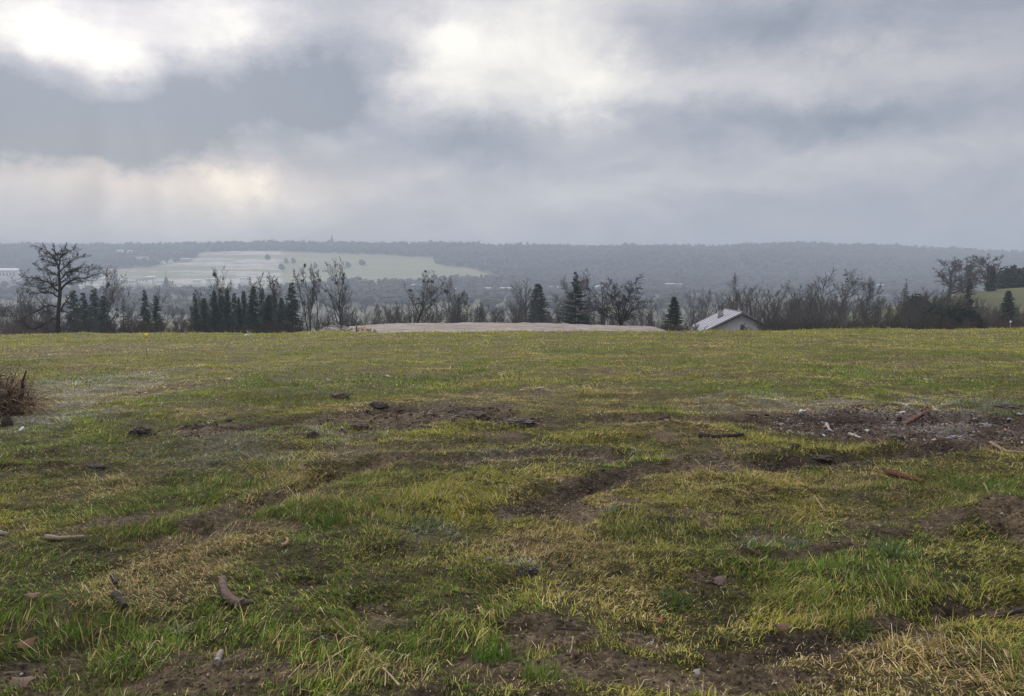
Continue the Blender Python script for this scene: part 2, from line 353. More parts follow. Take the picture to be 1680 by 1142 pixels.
def mat_frosted(name, base, frost=.4, rough=.85, scale=30.):
    """earth or bark with rime on its upward faces"""
    m, nt, N, L = mat_new(name)
    out = N.new('ShaderNodeOutputMaterial'); p = N.new('ShaderNodeBsdfPrincipled'); p.inputs['Roughness'].default_value = rough; p.inputs['Specular IOR Level'].default_value = .25
    t = N.new('ShaderNodeTexCoord'); nz = N.new('ShaderNodeTexNoise'); nz.inputs['Scale'].default_value = scale; nz.inputs['Detail'].default_value = 6; nz.inputs['Roughness'].default_value = .7
    L.new(t.outputs['Object'], nz.inputs['Vector'])
    r = N.new('ShaderNodeValToRGB'); r.color_ramp.elements[0].position = .3; r.color_ramp.elements[1].position = .72
    r.color_ramp.elements[0].color = (*[c * .55 for c in base], 1); r.color_ramp.elements[1].color = (*[c * 1.45 for c in base], 1); L.new(nz.outputs['Fac'], r.inputs[0])
    n3 = N.new('ShaderNodeTexNoise'); n3.inputs['Scale'].default_value = scale * .45; n3.inputs['Detail'].default_value = 7; n3.inputs['Roughness'].default_value = .75
    L.new(t.outputs['Object'], n3.inputs['Vector'])
    g = N.new('ShaderNodeNewGeometry'); s = N.new('ShaderNodeSeparateXYZ'); L.new(g.outputs['Normal'], s.inputs[0])
    ad = N.new('ShaderNodeMath'); ad.operation = 'MULTIPLY_ADD'; L.new(s.outputs[2], ad.inputs[0]); ad.inputs[1].default_value = .32; L.new(n3.outputs['Fac'], ad.inputs[2])
    mr = N.new('ShaderNodeMapRange'); mr.inputs[1].default_value = 1.02 - frost * .5; mr.inputs[2].default_value = 1.12 - frost * .5; L.new(ad.outputs[0], mr.inputs[0])
    mx = N.new('ShaderNodeMix'); mx.data_type = 'RGBA'; L.new(mr.outputs[0], mx.inputs['Factor']); L.new(r.outputs[0], mx.inputs[6]); mx.inputs[7].default_value = (.52, .54, .58, 1)
    L.new(mx.outputs[2], p.inputs['Base Color'])
    b = N.new('ShaderNodeBump'); b.inputs['Distance'].default_value = .012; L.new(nz.outputs['Fac'], b.inputs['Height']); L.new(b.outputs[0], p.inputs['Normal'])
    L.new(p.outputs[0], out.inputs['Surface']); return m
M_GROUND = mat_col('field_soil', .92, .12, 17., .60, .045, 30.)
def crumbly(m, scale):
    nt = m.node_tree; N, L = nt.nodes, nt.links; p = next(n for n in N if n.type == 'BSDF_PRINCIPLED'); b = next(n for n in N if n.type == 'BUMP'); t = next(n for n in N if n.type == 'TEX_COORD')
    v = N.new('ShaderNodeTexVoronoi'); v.inputs['Scale'].default_value = scale; v.inputs['Randomness'].default_value = 1.0; L.new(t.outputs['Object'], v.inputs['Vector'])
    b2 = N.new('ShaderNodeBump'); b2.inputs['Distance'].default_value = .018; b2.invert = True; L.new(v.outputs['Distance'], b2.inputs['Height']); L.new(b.outputs[0], b2.inputs['Normal']); L.new(b2.outputs[0], p.inputs['Normal'])
    src = p.inputs['Base Color'].links[0].from_socket; sp = N.new('ShaderNodeSeparateColor'); L.new(v.outputs['Color'], sp.inputs[0])
    mr = N.new('ShaderNodeMapRange'); mr.inputs[3].default_value = .55; mr.inputs[4].default_value = 1.5; L.new(sp.outputs[0], mr.inputs[0])
    sc = N.new('ShaderNodeVectorMath'); sc.operation = 'SCALE'; L.new(src, sc.inputs[0]); L.new(mr.outputs[0], sc.inputs['Scale']); L.new(sc.outputs[0], p.inputs['Base Color'])
crumbly(M_GROUND, 42.)
M_GRASS = mat_col('grass_blade', .7, .12, None, trans=.30)
M_BARK = mat_col('bark', .95, .1, 3., .35)
M_TWIG = mat_col('twig', .95, .08)
M_NEEDLE = mat_col('needle', .8, .12, trans=.28)
M_GRAVEL = mat_col('gravel', .95, .1, 2.2, .28, .05, 9.)
M_STONE = mat_col('stone', .9, .2, 12., .35, .01, 40.)
M_WOOD = mat_col('wood', .9, .12, 40., .55, .008, 70.)
M_PLASTER = mat_col('plaster', .9, .15, 1.5, .10)
M_PAINT = mat_col('paint', .6, .3, 6., .08)
M_CLOD = mat_frosted('frosty_clod', (.058, .045, .036), .30)
M_CLODW = mat_frosted('rimed_clod', (.075, .058, .05), .48, .9, 45.)
M_CLODB = mat_frosted('bare_clod', (.085, .062, .045), .12)
M_CHIP = mat_col('wood_chip', .9, .15)

# ================================================================== the ground: one sheet to the horizon
def in_poly(px, py, poly):
    ins = np.zeros(px.shape, bool); n = len(poly)
    for i in range(n):
        (x0, y0), (x1, y1) = poly[i], poly[(i + 1) % n]
        c = ((y0 > py) != (y1 > py)) & (px < (x1 - x0) * (py - y0) / ((y1 - y0) if y1 != y0 else 1e-9) + x0); ins ^= c
    return ins
def project(x, y, z):
    c, s = math.cos(PITCH), math.sin(PITCH); dz = z - EYE
    f = y * c - dz * s; u = y * s + dz * c
    f = np.where(f > .01, f, .01); return CX + F * x / f, CY - F * u / f
MEADOW = [(40, 476), (165, 452), (185, 442), (250, 437), (318, 424), (335, 414), (430, 412), (560, 416), (712, 422), (716, 434), (770, 440), (826, 457), (790, 463), (700, 466), (560, 470), (300, 480)]
# corners of the far meadow as points of the land itself (found once along the opposite slope)
def far_xy(px, py):
    d = pix_dir(px, py); ys = np.linspace(900, 2000, 2200); t = ys / d[1]
    b = (EYE + d[2] * t) < macro(d[0] * t, ys); k = int(np.argmax(b)) if b.any() else len(ys) - 1
    return d[0] * ys[k] / d[1], ys[k]
MEADOW_XY = [far_xy(*p) for p in MEADOW]
def build_ground():
    fine = np.linspace(-.80, .80, 340); side = np.linspace(.80, math.pi, 26)[1:]
    ang = np.concatenate([-side[::-1], fine, side[:-1]])
    rad = np.concatenate([[0.0], np.geomspace(.4, 2.4, 14), np.geomspace(2.4, 13, 250)[1:], np.geomspace(13, 70, 130)[1:], np.geomspace(70, 900, 62)[1:], np.linspace(900, 2000, 100)[1:], np.geomspace(2000, 6500, 10)[1:]])
    A, Rr = np.meshgrid(ang, rad); x = Rr * np.sin(A); y = Rr * np.cos(A)
    sh = x.shape; x = x.ravel(); y = y.ravel(); z = H(x, y)
    mud, straw, frost, green = fields(x, y)
    n = fbm(x, y, .3, 4, 71)[:, None]; n5 = fbm(x, y, 5, 4, 72)[:, None]
    mudc = np.array([.105, .078, .050]) * (.40 + 1.2 * n)
    humus = np.zeros_like(x)
    for pts, w, dep in RUTS[:3] + RUTS[4:7]: humus = np.maximum(humus, np.clip(1.4 - seg_dist(x, y, pts) / (w * 1.1), 0, 1) * sstep(.35, .6, fbm(x, y, .7, 3, 95)))
    humus = humus[:, None] * .85; mudc = mudc * (1 - humus) + np.array([.026, .020, .015]) * humus
    chip = np.clip(cover(x, y, MUD[4:5], 11), 0, 1)[:, None]; mudc = mudc * (1 - chip * .6) + np.array([.055, .036, .036]) * chip * .6
    turf = (np.array([.050, .043, .018]) + np.array([.06, .055, .022]) * sstep(8, 22, y)[:, None]) * (.40 + 1.2 * n) * (1 - straw[:, None] * .5) + np.array([.10, .076, .034]) * straw[:, None] * .5
    c = turf * (1 - mud[:, None]) + mudc * mud[:, None]
    fz = frost[:, None] * .22; c = c * (1 - fz) + np.array([.36, .35, .33]) * fz
    # valley grassland and woodland floor beyond the field
    v = sstep(56, 75, y)[:, None]; vg = np.array([.105, .105, .055]) * (.6 + .8 * n5); wood = np.array([.065, .055, .042])
    w = sstep(.45, .58, fbm(x, y, 60, 3, 81))[:, None]
    c = c * (1 - v) + v * (vg * (1 - w) + wood * w)
    fm = sstep(980, 1050, y)
    inside = in_poly(x, y, MEADOW_XY)
    st = (fbm(x * .15, y, 18, 3, 88)[:, None] - .5)
    mead = np.array([.205, .203, .118]) * (1 + st * .5)
    build = (np.abs(x / np.maximum(y, 1) + .42) < .13)[:, None] & (st > .06)
    mead = np.where(build, np.array([.40, .38, .35]), mead)
    far = np.where(inside[:, None], mead, wood)
    c = c * (1 - fm[:, None]) + far * fm[:, None]
    R_, C_ = sh; i = np.arange(R_ - 1)[:, None] * C_; jj = np.arange(C_); j2 = (jj + 1) % C_
    f = np.stack([i + jj, i + C_ + jj, i + C_ + j2, i + j2], -1).reshape(-1, 4)[:, ::-1]
    g = Geo(); g.add(np.stack([x, y, z], 1), f, c)
    o = link('ground', g.mesh('ground', M_GROUND, True)); tag(o, 'gently sloping grass field with worn mud running down into the valley', kind='structure')
build_ground()

# ================================================================== grass (nobody could count it)
rng = np.random.default_rng(7)
C_GREEN = np.array([.135, .215, .028]); C_DEEP = np.array([.058, .112, .020]); C_OLIVE = np.array([.315, .298, .054])
C_STRAW = np.array([.50, .37, .16]); C_PALE = np.array([.56, .48, .30]); C_FROST = np.array([.46, .48, .47]); C_BROWN = np.array([.11, .078, .045])
def wedge(n, d0, d1, slope=.80, pad=1.0):
    t = rng.random(n * 2); a = slope / 2
    A0, A1 = a * d0 * d0 + pad * d0, a * d1 * d1 + pad * d1
    q = A0 + t * (A1 - A0); y = (-pad + np.sqrt(pad * pad + 4 * a * q)) / (2 * a)
    x = (rng.random(n * 2) * 2 - 1) * (slope * y + pad)
    return x[:n], y[:n]
def blades(g, n, d0, d1, lmin, lmax, width, segs, clump, litter=False):
    x, y = wedge(n, d0, d1)
    if clump:                                           # pull blades together into tufts
        cxx = np.floor(x / clump); cyy = np.floor(y / clump)
        tx = (cxx + .15 + .7 * hash2(cxx, cyy, 5)) * clump; ty = (cyy + .15 + .7 * hash2(cxx, cyy, 6)) * clump
        k = (hash2(cxx, cyy, 7) * .62 * rng.random(n)); x = x + (tx - x) * k; y = y + (ty - y) * k
    mud, straw, frost, green = fields(x, y)
    tuft = fbm(x, y, .30, 3, 101); bald = fbm(x, y, .11, 2, 103)
    keep = rng.random(n) < np.clip((1 - .66 * mud) * (.42 + 1.2 * sstep(.30, .62, tuft)) * (.40 + 1.0 * sstep(.30, .55, bald)), 0, 1)
    x, y, mud, straw, frost, green, tuft = (a[keep] for a in (x, y, mud, straw, frost, green, tuft)); n = len(x)
    z = H(x, y) - .004
    u = rng.random(n); lush = sstep(.42, .75, fbm(x, y, .75, 3, 105))
    L = (lmin + (lmax - lmin) * rng.random(n) ** 1.6) * (.55 + .8 * lush + .35 * tuft) * (1 - .58 * mud) * (1 + .45 * straw * (u > .5))
    th = fbm(x, y, 1.1, 2, 107) * 4 * math.pi + rng.normal(0, 1.0, n)
    lean = np.clip(rng.normal(.95, .34, n) + .42 * straw - .18 * green + .18 * (1 - lush), .05, 1.50)
    if litter: lean = np.clip(rng.normal(1.42, .1, n), 1.1, 1.56); z = z + rng.random(n) * .03; straw = np.maximum(straw, .75)
    # colour of every blade
    r = rng.random(n)[:, None]; gsel = green[:, None]
    dist = sstep(12, 45, y)[:, None]
    base = C_OLIVE * (1 - gsel) + C_GREEN * gsel
    base = np.where(r < .20 + .25 * gsel, C_DEEP * .5 + C_GREEN * .5, base)
    base = base * (1 - .55 * dist) + (C_OLIVE * .95 + C_GREEN * .25) * .55 * dist
    p_st = (.13 + .62 * straw + .10 * mud)[:, None]; r2 = rng.random(n)[:, None]
    base = np.where(r2 < p_st, C_STRAW * (.55 + .6 * rng.random(n)[:, None]), base)
    base = np.where(r2 < p_st * .16, C_PALE, base)
    base = np.where((r2 > .93 - .42 * mud[:, None]), C_BROWN * (.6 + .9 * r), base)
    r3 = rng.random(n)[:, None]; fz = frost[:, None] * .55
    base = np.where(r3 < fz, base * .35 + C_FROST * .65 * (.75 + .4 * rng.random(n)[:, None]), base)
    col = base * (.98 + .95 * (rng.random(n)[:, None] - .5) * (1 - .62 * dist)) * (.82 + .36 * fbm(x, y, 3.5, 3, 109)[:, None])
    col = col * (.62 + .90 * fbm(x, y, .26, 3, 111, .6)[:, None]) * (.66 + .68 * fbm(x * .6, y, 1.3, 3, 113)[:, None]) * 1.08
    w = width * (.6 + .8 * rng.random(n))
    dx, dy = np.cos(th), np.sin(th); yaw = rng.random(n) * math.pi; ux, uy = np.cos(yaw), np.sin(yaw)
    P = np.stack([x, y, z], 1); U = np.stack([ux, uy, np.zeros(n)], 1) * w[:, None]
    def pt(t, bend): return P + np.stack([dx * np.sin(bend), dy * np.sin(bend), np.cos(bend)], 1) * (L * t)[:, None]
    tip = pt(1.0, lean)
    if segs == 2:
        mid = pt(.55, lean * .62)
        v = np.stack([P - U, P + U, mid + U * .8, mid - U * .8, tip], 1)
        b = (np.arange(n) * 5)[:, None]
        vc = np.stack([col, col, col, col, col], 1)
        s = g.n; g.add(v.reshape(-1, 3), b + np.array([[0, 1, 2, 3]]), vc.reshape(-1, 3))
        fr = (b + np.array([[3, 2, 4]])) + s
        g.f.append(fr.ravel()); g.k.append(np.full(n, 3, np.int64))
    else:
        v = np.stack([P - U, P + U, tip], 1); b = (np.arange(n) * 3)[:, None]
        vc = np.stack([col, col, col], 1)
        g.add(v.reshape(-1, 3), b + np.array([[0, 1, 2]]), vc.reshape(-1, 3))
gg = Geo()
blades(gg, 340000, 2.2, 7.5, .018, .066, .0023, 2, .06)
blades(gg, 22000, 2.2, 7.5, .06, .14, .0019, 2, .22)
blades(gg, 420000, 7.5, 16, .024, .070, .0046, 1, .09)
blades(gg, 300000, 16, 30, .03, .080, .0110, 1, .16)
blades(gg, 250000, 30, 62, .05, .11, .022, 1, .3)
blades(gg, 12000, 42, 62, .12, .30, .030, 1, 1.3)
blades(gg, 26000, 2.2, 9.0, .05, .15, .0016, 2, 0, True)
blades(gg, 30000, 9.0, 20.0, .06, .14, .003, 1, 0, True)
go = link('grass', gg.mesh('grass', M_GRASS)); tag(go, 'short matted winter grass, green and straw coloured, covering the field', kind='stuff')

# ================================================================== trees
def unit(v): return v / max(np.linalg.norm(v), 1e-9)
def path(rg, p, d, L, n, wob, up):
    """a wandering branch: n segments from p along d"""
    pts = [np.array(p, float)]; d = unit(np.array(d, float)); s = L / n
    for i in range(n):
        d = unit(d + rg.normal(0, wob, 3) + np.array([0, 0, up / n])); pts.append(pts[-1] + d * s)
    return np.array(pts)
def side_dir(rg, t, ang):
    r = rg.normal(0, 1, 3); r = unit(r - t * (r @ t)); return unit(t * math.cos(ang) + r * math.sin(ang))
def ramify(rg, pts, r0, r1, level, P, out):
    """P: per level (count per branch, length ratio, angle, wobble, up, segments); out[level] gathers segments"""
    m = len(pts); rad = np.linspace(r0, r1, m)
    for i in range(m - 1): out[min(level, 3)].append((pts[i], pts[i + 1], rad[i], rad[i + 1]))
    if level >= len(P): return
    cnt, ratio, ang, wob, up, segs, start = P[level]
    Ltot = np.linalg.norm(np.diff(pts, axis=0), axis=1).sum()
    k = max(1, int(round(cnt * rg.uniform(.8, 1.2))))
    for j in range(k):
        f = start + (1 - start) * (j + rg.random()) / k; f = min(f, .995); q = f * (m - 1); i = int(q); t = q - i
        p = pts[i] * (1 - t) + pts[i + 1] * t; tan = unit(pts[i + 1] - pts[i]); rr = rad[i] * (1 - t) + rad[i + 1] * t
        L = Ltot * ratio * rg.uniform(.6, 1.2) * (1.15 - .55 * f)
        d = side_dir(rg, tan, ang * rg.uniform(.7, 1.25))
        if level == 0: d = unit(d + np.array([0, 0, .15]))
        cp = path(rg, p, d, L, segs, wob, up)
        ramify(rg, cp, max(rr * .62, .006), max(rr * .16, .004), level + 1, P, out)
def tree_meshes(name, out, bark, twig, rg, twig_min=.007):
    """trunk mesh (stem and limbs) and crown mesh (branches and twigs)"""
    tg, cg = Geo(), Geo()
    def put(g, segs, n, c, rmin):
        if not segs: return
        a = np.array([s[0] for s in segs]); b = np.array([s[1] for s in segs]); r0 = np.array([max(s[2], rmin) for s in segs]); r1 = np.array([max(s[3], rmin * .7) for s in segs])
        cc = np.array(c)[None] * rg.uniform(.75, 1.25, (len(segs), 1)); g.tubes(a, b, r0, r1, n, cc)
    put(tg, out[0], 9, bark, .02); put(tg, out[1], 6, bark, .012)
    put(cg, out[2], 4, np.array(twig) * .9, twig_min * 1.2); put(cg, out[3], 3, twig, twig_min)
    return tg.mesh(name + '_trunk', M_BARK, True), cg.mesh(name + '_crown', M_TWIG)
def bare_tree(name, seed, h, trunk_r, P, stems=1, spread=.0, bark=(.060, .050, .043), twig=(.078, .064, .055), wob=.06, top=1.0, twig_min=.010):
    rg = np.random.default_rng(seed); out = [[], [], [], []]
    for s in range(stems):
        a = s * 2 * math.pi / stems + rg.random(); d = (spread * math.cos(a), spread * math.sin(a), 1)
        pts = path(rg, (0, 0, 0), d, h * top * rg.uniform(.88, 1.0 if s else 1.0), 10, wob, .25)
        pts[0, 2] -= .3
        ramify(rg, pts, trunk_r / math.sqrt(stems) * 1.1, trunk_r * .12, 0, P, out)
    ends = np.array([s[1] for s in out[2]] or [s[1] for s in out[1]])
    tm, cm = tree_meshes(name, out, bark, twig, rg, twig_min)
    v = np.empty(len(cm.vertices) * 3, np.float32); cm.vertices.foreach_get('co', v); v = v.reshape(-1, 3)
    return dict(trunk=tm, crown=cm, ends=ends, h=float(v[:, 2].max()), w=float(np.percentile(np.abs(v[:, 0]), 98)))
# (count, length ratio, angle, wobble, up, segments, start)
P_POP = [(13, .52, .74, .13, .75, 6, .26), (9, .40, .75, .16, .40, 4, .15), (8, .42, .75, .18, .15, 2, .1), (3, .50, .7, .2, .1, 1, .2)]      # tall airy tree
P_OAK = [(13, .74, 1.12, .17, .42, 6, .20), (10, .44, .80, .20, .28, 4, .14), (10, .44, .80, .22, .1, 2, .08), (5, .5, .7, .2, .05, 1, .15)]        # broad crown
P_THK = [(12, .34, .50, .12, .6, 5, .15), (8, .42, .60, .16, .35, 3, .1), (6, .45, .7, .18, .2, 2, .1)]                                          # thicket stem
P_SHR = [(8, .42, .55, .16, .35, 3, .10), (7, .45, .65, .2, .2, 2, .1), (4, .5, .7, .2, .1, 1, .1)]
PROTO = {}
PROTO['tall_a'] = bare_tree('tall_bare_tree', 3, 10, .17, P_POP)
PROTO['tall_b'] = bare_tree('tall_bare_tree', 14, 10, .18, P_POP, wob=.08)
PROTO['vase'] = bare_tree('forked_bare_tree', 21, 10, .17, [(7, .33, .5, .13, .6, 6, .35), (8, .42, .7, .16, .35, 4, .1), (6, .45, .75, .18, .15, 2, .1), (3, .5, .7, .2, .1, 1, .2)], stems=4, spread=.22)
PROTO['oak'] = bare_tree('broad_bare_tree', 33, 7.5, .26, P_OAK, top=.80, twig_min=.011)
PROTO['fruit'] = bare_tree('spreading_fruit_tree', 41, 8, .20, [(11, .95, .95, .14, .75, 7, .10), (11, .38, .75, .2, .3, 4, .15), (10, .42, .8, .2, .1, 2, .1), (5, .5, .7, .2, 0, 1, .2)], twig_min=.014, top=.9, bark=(.026, .022, .020), twig=(.030, .026, .023))
PROTO['thick'] = bare_tree('thicket_tree', 52, 8, .12, P_THK, stems=4, spread=.20, bark=(.06, .047, .036), twig=(.085, .066, .048))
PROTO['thick_b'] = bare_tree('thicket_tree', 57, 8, .12, P_THK, stems=5, spread=.28, bark=(.055, .045, .038), twig=(.070, .056, .046))
PROTO['shrub'] = bare_tree('bare_shrub', 61, 3, .05, P_SHR, stems=9, spread=.55, bark=(.06, .045, .034), twig=(.080, .060, .044), twig_min=.006)
PROTO['shrub_red'] = bare_tree('bare_shrub', 66, 3, .05, P_SHR, stems=10, spread=.6, bark=(.07, .042, .034), twig=(.095, .055, .043), twig_min=.006)
PROTO['shrub_dark'] = bare_tree('bare_shrub', 69, 3, .05, P_SHR, stems=11, spread=.65, bark=(.034, .030, .026), twig=(.058, .050, .043), twig_min=.006)

def mistletoe_mesh():
    rg = np.random.default_rng(5); g = Geo(); n = 260
    d = rg.normal(0, 1, (n, 3)); d /= np.linalg.norm(d, axis=1, keepdims=True); p = d * (rg.random((n, 1)) ** .45)
    p += rg.normal(0, .16, p.shape)
    a = rg.normal(0, .13, (n, 3)); b = rg.normal(0, .13, (n, 3))
    v = np.stack([p - a, p + b * .5, p + a, p - b * .5], 1).reshape(-1, 3)
    g.add(v, (np.arange(n) * 4)[:, None] + np.arange(4)[None], np.repeat(np.array([[.034, .042, .022]]) * rg.uniform(.6, 1.4, (n, 1)), 4, 0))
    q = d[:60]; g.tubes(q * 0, q * .95, .02, .01, 3, (.04, .04, .02))
    return g.mesh('mistletoe_clump', M_NEEDLE)
MISTLE = mistletoe_mesh()
def stand(px, Y, py_top=None, base=None):
    """foot of something at depth Y under pixel column px, and its height when its top shows at py_top"""
    x = (px - CX) / F * Y * (math.cos(PITCH) + math.sin(PITCH) * (CY - (py_top or 500)) / F) ** -1 * 1.0
    d = pix_dir(px, py_top or 500); x = d[0] * Y / d[1]
    z = H1(x, Y) if base is None else base
    h = (EYE + d[2] * Y / d[1]) - z if py_top else None
    return x, z, h
n_tree = 0
def put_tree(proto, px, py_top, Y, label, cat='tree', name='bare_tree', wide=1.0, rot=None, clumps=0, csize=.35, group=None, base=None, wpx=None):
    global n_tree; n_tree += 1
    rg = np.random.default_rng(1000 + n_tree); pr = PROTO[proto]; x, z, h = stand(px, Y, py_top, base); s = h / pr['h']
    if wpx: wide = min(max(wpx / F * Y / (2 * pr['w'] * s), .5), 1.9)
    o = link(name, None); tag(o, label, cat, group); o.location = (x, Y, z); o.scale = (s * wide, s * wide, s)
    o.rotation_euler = (0, 0, rg.random() * 6.28 if rot is None else rot)
    link('trunk', pr['trunk'], o); link('crown', pr['crown'], o)
    if clumps:
        e = pr['ends']; hi = e[e[:, 2] > pr['h'] * .38]; idx = rg.choice(len(hi), min(clumps, len(hi)), replace=False)
        for i in idx:
            c = link('mistletoe_clump', MISTLE, o); r = csize * rg.uniform(.25, .95) * .62 / s
            c.location = hi[i]; c.scale = (r / wide * rg.uniform(.8, 1.2), r / wide * rg.uniform(.8, 1.2), r * rg.uniform(.7, 1.0)); c.rotation_euler = tuple(rg.random(3) * 6)
    return o

# ---- the great bare tree by the field edge on the left, limb by limb
def great_tree():
    Y0 = 75.0; rg = np.random.default_rng(12); out = [[], [], [], []]
    base = at(94, 549, Y0); base[2] = H1(base[0], Y0) - .2
    def P3(pts, dy):
        n = len(pts); res = []
        for i, (px, py) in enumerate(pts): res.append(at(px, py, Y0 + dy * (i / (n - 1)) ** 1.2))
        return np.array(res)
    trunk = P3([(94, 551), (95, 535), (95.5, 520), (97, 500), (98.5, 482), (98, 466), (97, 450), (96.5, 436)], 0); trunk[0, 2] = base[2]
    rt = [.25, .20, .175, .165, .155, .13, .10, .08]
    for i in range(len(trunk) - 1): out[0].append((trunk[i], trunk[i + 1], rt[i], rt[i + 1]))
    limbs = [([(95, 524), (86, 523), (75, 530), (68, 537), (52, 540), (44, 533), (28, 525), (14, 518), (-2, 517)], -2.0, .13),
             ([(96, 504), (85, 501), (72, 503), (60, 511), (46, 517), (35, 524), (20, 516), (8, 507)], 1.8, .10),
             ([(97, 488), (88, 482), (78, 480), (60, 481), (48, 482), (36, 477)], -1.5, .10),
             ([(97, 478), (88, 472), (80, 463), (68, 460), (60, 457), (45, 456), (28, 450)], 1.5, .12),
             ([(97, 456), (90, 450), (80, 443), (68, 441), (54, 431)], -1.2, .08), ([(96.5, 436), (88, 424), (80, 414), (70, 408), (58, 404)], .8, .085),
             ([(96.5, 436), (98, 425), (103, 418), (112, 412), (126, 409)], -.8, .085), ([(93, 430), (91, 418), (88, 402)], .6, .06), ([(100, 423), (104, 412), (108, 401)], .9, .055),
             ([(100, 476), (108, 466), (118, 460), (130, 456), (145, 455), (158, 450), (168, 446)], -1.5, .125), ([(98, 460), (108, 448), (118, 442), (132, 440), (148, 437)], 1.6, .08),
             ([(98, 446), (107, 438), (112, 430), (125, 424), (138, 419)], -1.0, .07), ([(100, 510), (107, 497), (113, 488), (118, 482)], 1.2, .09),
             ([(100, 511), (110, 512), (116, 520), (120, 528), (122, 536)], -1.2, .05), ([(97, 534), (101, 540), (105, 545)], -.6, .05),
             ([(97, 470), (90, 468), (70, 474), (50, 470), (30, 466)], 2.6, .07), ([(98, 465), (112, 455), (120, 445), (140, 447), (160, 440)], 2.4, .07),
             ([(97, 445), (95, 436), (84, 430), (70, 424), (64, 418)], 2.0, .06)]
    PL = [None, (19, .25, .85, .2, .25, 4, .12), (10, .42, .8, .22, .1, 3, .08), (4, .55, .75, .22, .05, 1, .15)]
    for pts, dy, r in limbs:
        p = P3(pts, dy); q = []
        for a, b in zip(p[:-1], p[1:]):
            q += [a, (a + b) / 2 + rg.normal(0, .05, 3)]
        q.append(p[-1]); ramify(rg, np.array(q), r * .88, .018, 1, PL, out)
    for lst in out:
        for i, (a, b, r0, r1) in enumerate(lst): lst[i] = (a - base, b - base, r0, r1)
    tm, cm = tree_meshes('great_tree', out, (.028, .024, .021), (.052, .043, .038), rg, .0075)
    o = link('great_bare_tree', None); o.location = base; tag(o, 'large old bare tree with a low sweeping limb beside the pale sand heap', 'tree')
    link('trunk', tm, o); link('crown', cm, o)
great_tree()
# ---- bare trees with mistletoe standing in front of the misty valley
put_tree('vase', 508, 431, 95, 'forked bare tree with several upright stems, first right of the spruce row', wide=.85, clumps=14, csize=.34, rot=.4, wpx=54)
put_tree('tall_a', 554, 421, 100, 'tall single stemmed bare tree with round mistletoe above the dark bush', wide=1.0, clumps=17, csize=.42, wpx=66)
put_tree('tall_b', 673, 441, 104, 'bare tree thick with mistletoe behind the left end of the gravel platform', wide=1.15, clumps=34, csize=.46, wpx=80)
put_tree('tall_b', 362, 433, 112, 'bare tree with mistletoe rising above the left of the spruce row', wide=.8, clumps=14, csize=.40, wpx=50)
put_tree('vase', 440, 445, 110, 'wide twiggy bare tree behind the middle of the spruce row', wide=1.0, clumps=16, csize=.36, wpx=66)
put_tree('tall_a', 850, 459, 140, 'slim bare tree with small mistletoe tufts left of the pale misty spruce', wide=.8, clumps=15, csize=.38, wpx=40)
put_tree('oak', 742, 470, 130, 'small bare tree with mistletoe between the gravel and the long white roof', wide=.8, clumps=12, csize=.36, wpx=44)
put_tree('tall_a', 1207, 446, 175, 'bare tree with mistletoe rising behind the house roof', wide=.7, clumps=12, csize=.45)
put_tree('tall_b', 1378, 439, 150, 'bare tree with heavy mistletoe above the right hand hedge', wide=1.0, clumps=26, csize=.45, wpx=56)
put_tree('oak', 1424, 452, 128, 'crooked bare tree with pale lower trunk in the right hand hedge', wide=.75, wpx=50)
put_tree('tall_b', 152, 433, 122, 'bare tree full of mistletoe behind the great tree', wide=1.1, clumps=24, csize=.45, wpx=64)
put_tree('tall_a', 961, 441, 125, 'bare mistletoe tree directly behind the wide open fir', wide=.75, clumps=14, csize=.40)
put_tree('fruit', 1020, 447, 84, 'dark spreading bare fruit tree at the right end of the gravel', wide=1.5, name='fruit_tree', rot=2.2, wpx=92)
put_tree('tall_a', 1135, 474, 150, 'thin grey bare tree right of the small dark conifer', wide=.8)
put_tree('tall_b', 1152, 470, 165, 'pale grey bare tree just left of the chimney', wide=.9)
put_tree('tall_a', 740, 452, 230, 'faint misty tree rising beyond the small mistletoe tree', wide=.9, clumps=8, csize=.5)
put_tree('oak', 925, 450, 260, 'faint misty tree left of the wide fir', wide=.7)
put_tree('tall_a', 205, 470, 140, 'thin bare tree with mistletoe above the smallest spruce', wide=.7, clumps=8, csize=.35)
put_tree('tall_b', 312, 470, 120, 'thin bare tree with mistletoe at the left end of the spruce row', wide=.6, clumps=9, csize=.35)
put_tree('tall_a', 285, 496, 105, 'slender leafless sapling between the spruce pair and the spruce row', wide=.7)
put_tree('vase', 1320, 458, 112, 'round topped brown bare tree in the middle of the right hedge', wide=1.1, rot=1.0, wpx=62)
put_tree('oak', 1560, 420, 160, 'broad bare oak on the grassy knoll at the right', wide=1.35, name='oak_tree', rot=.5, wpx=84)
ivy_oak = put_tree('oak', 1628, 415, 168, 'tall bare oak with ivy covered trunk on the knoll', wide=1.0, name='oak_tree', rot=3.1, wpx=76)
put_tree('oak', 1590, 428, 190, 'bare oak partly hidden between the two knoll oaks', wide=.8, name='oak_tree', rot=4.0)

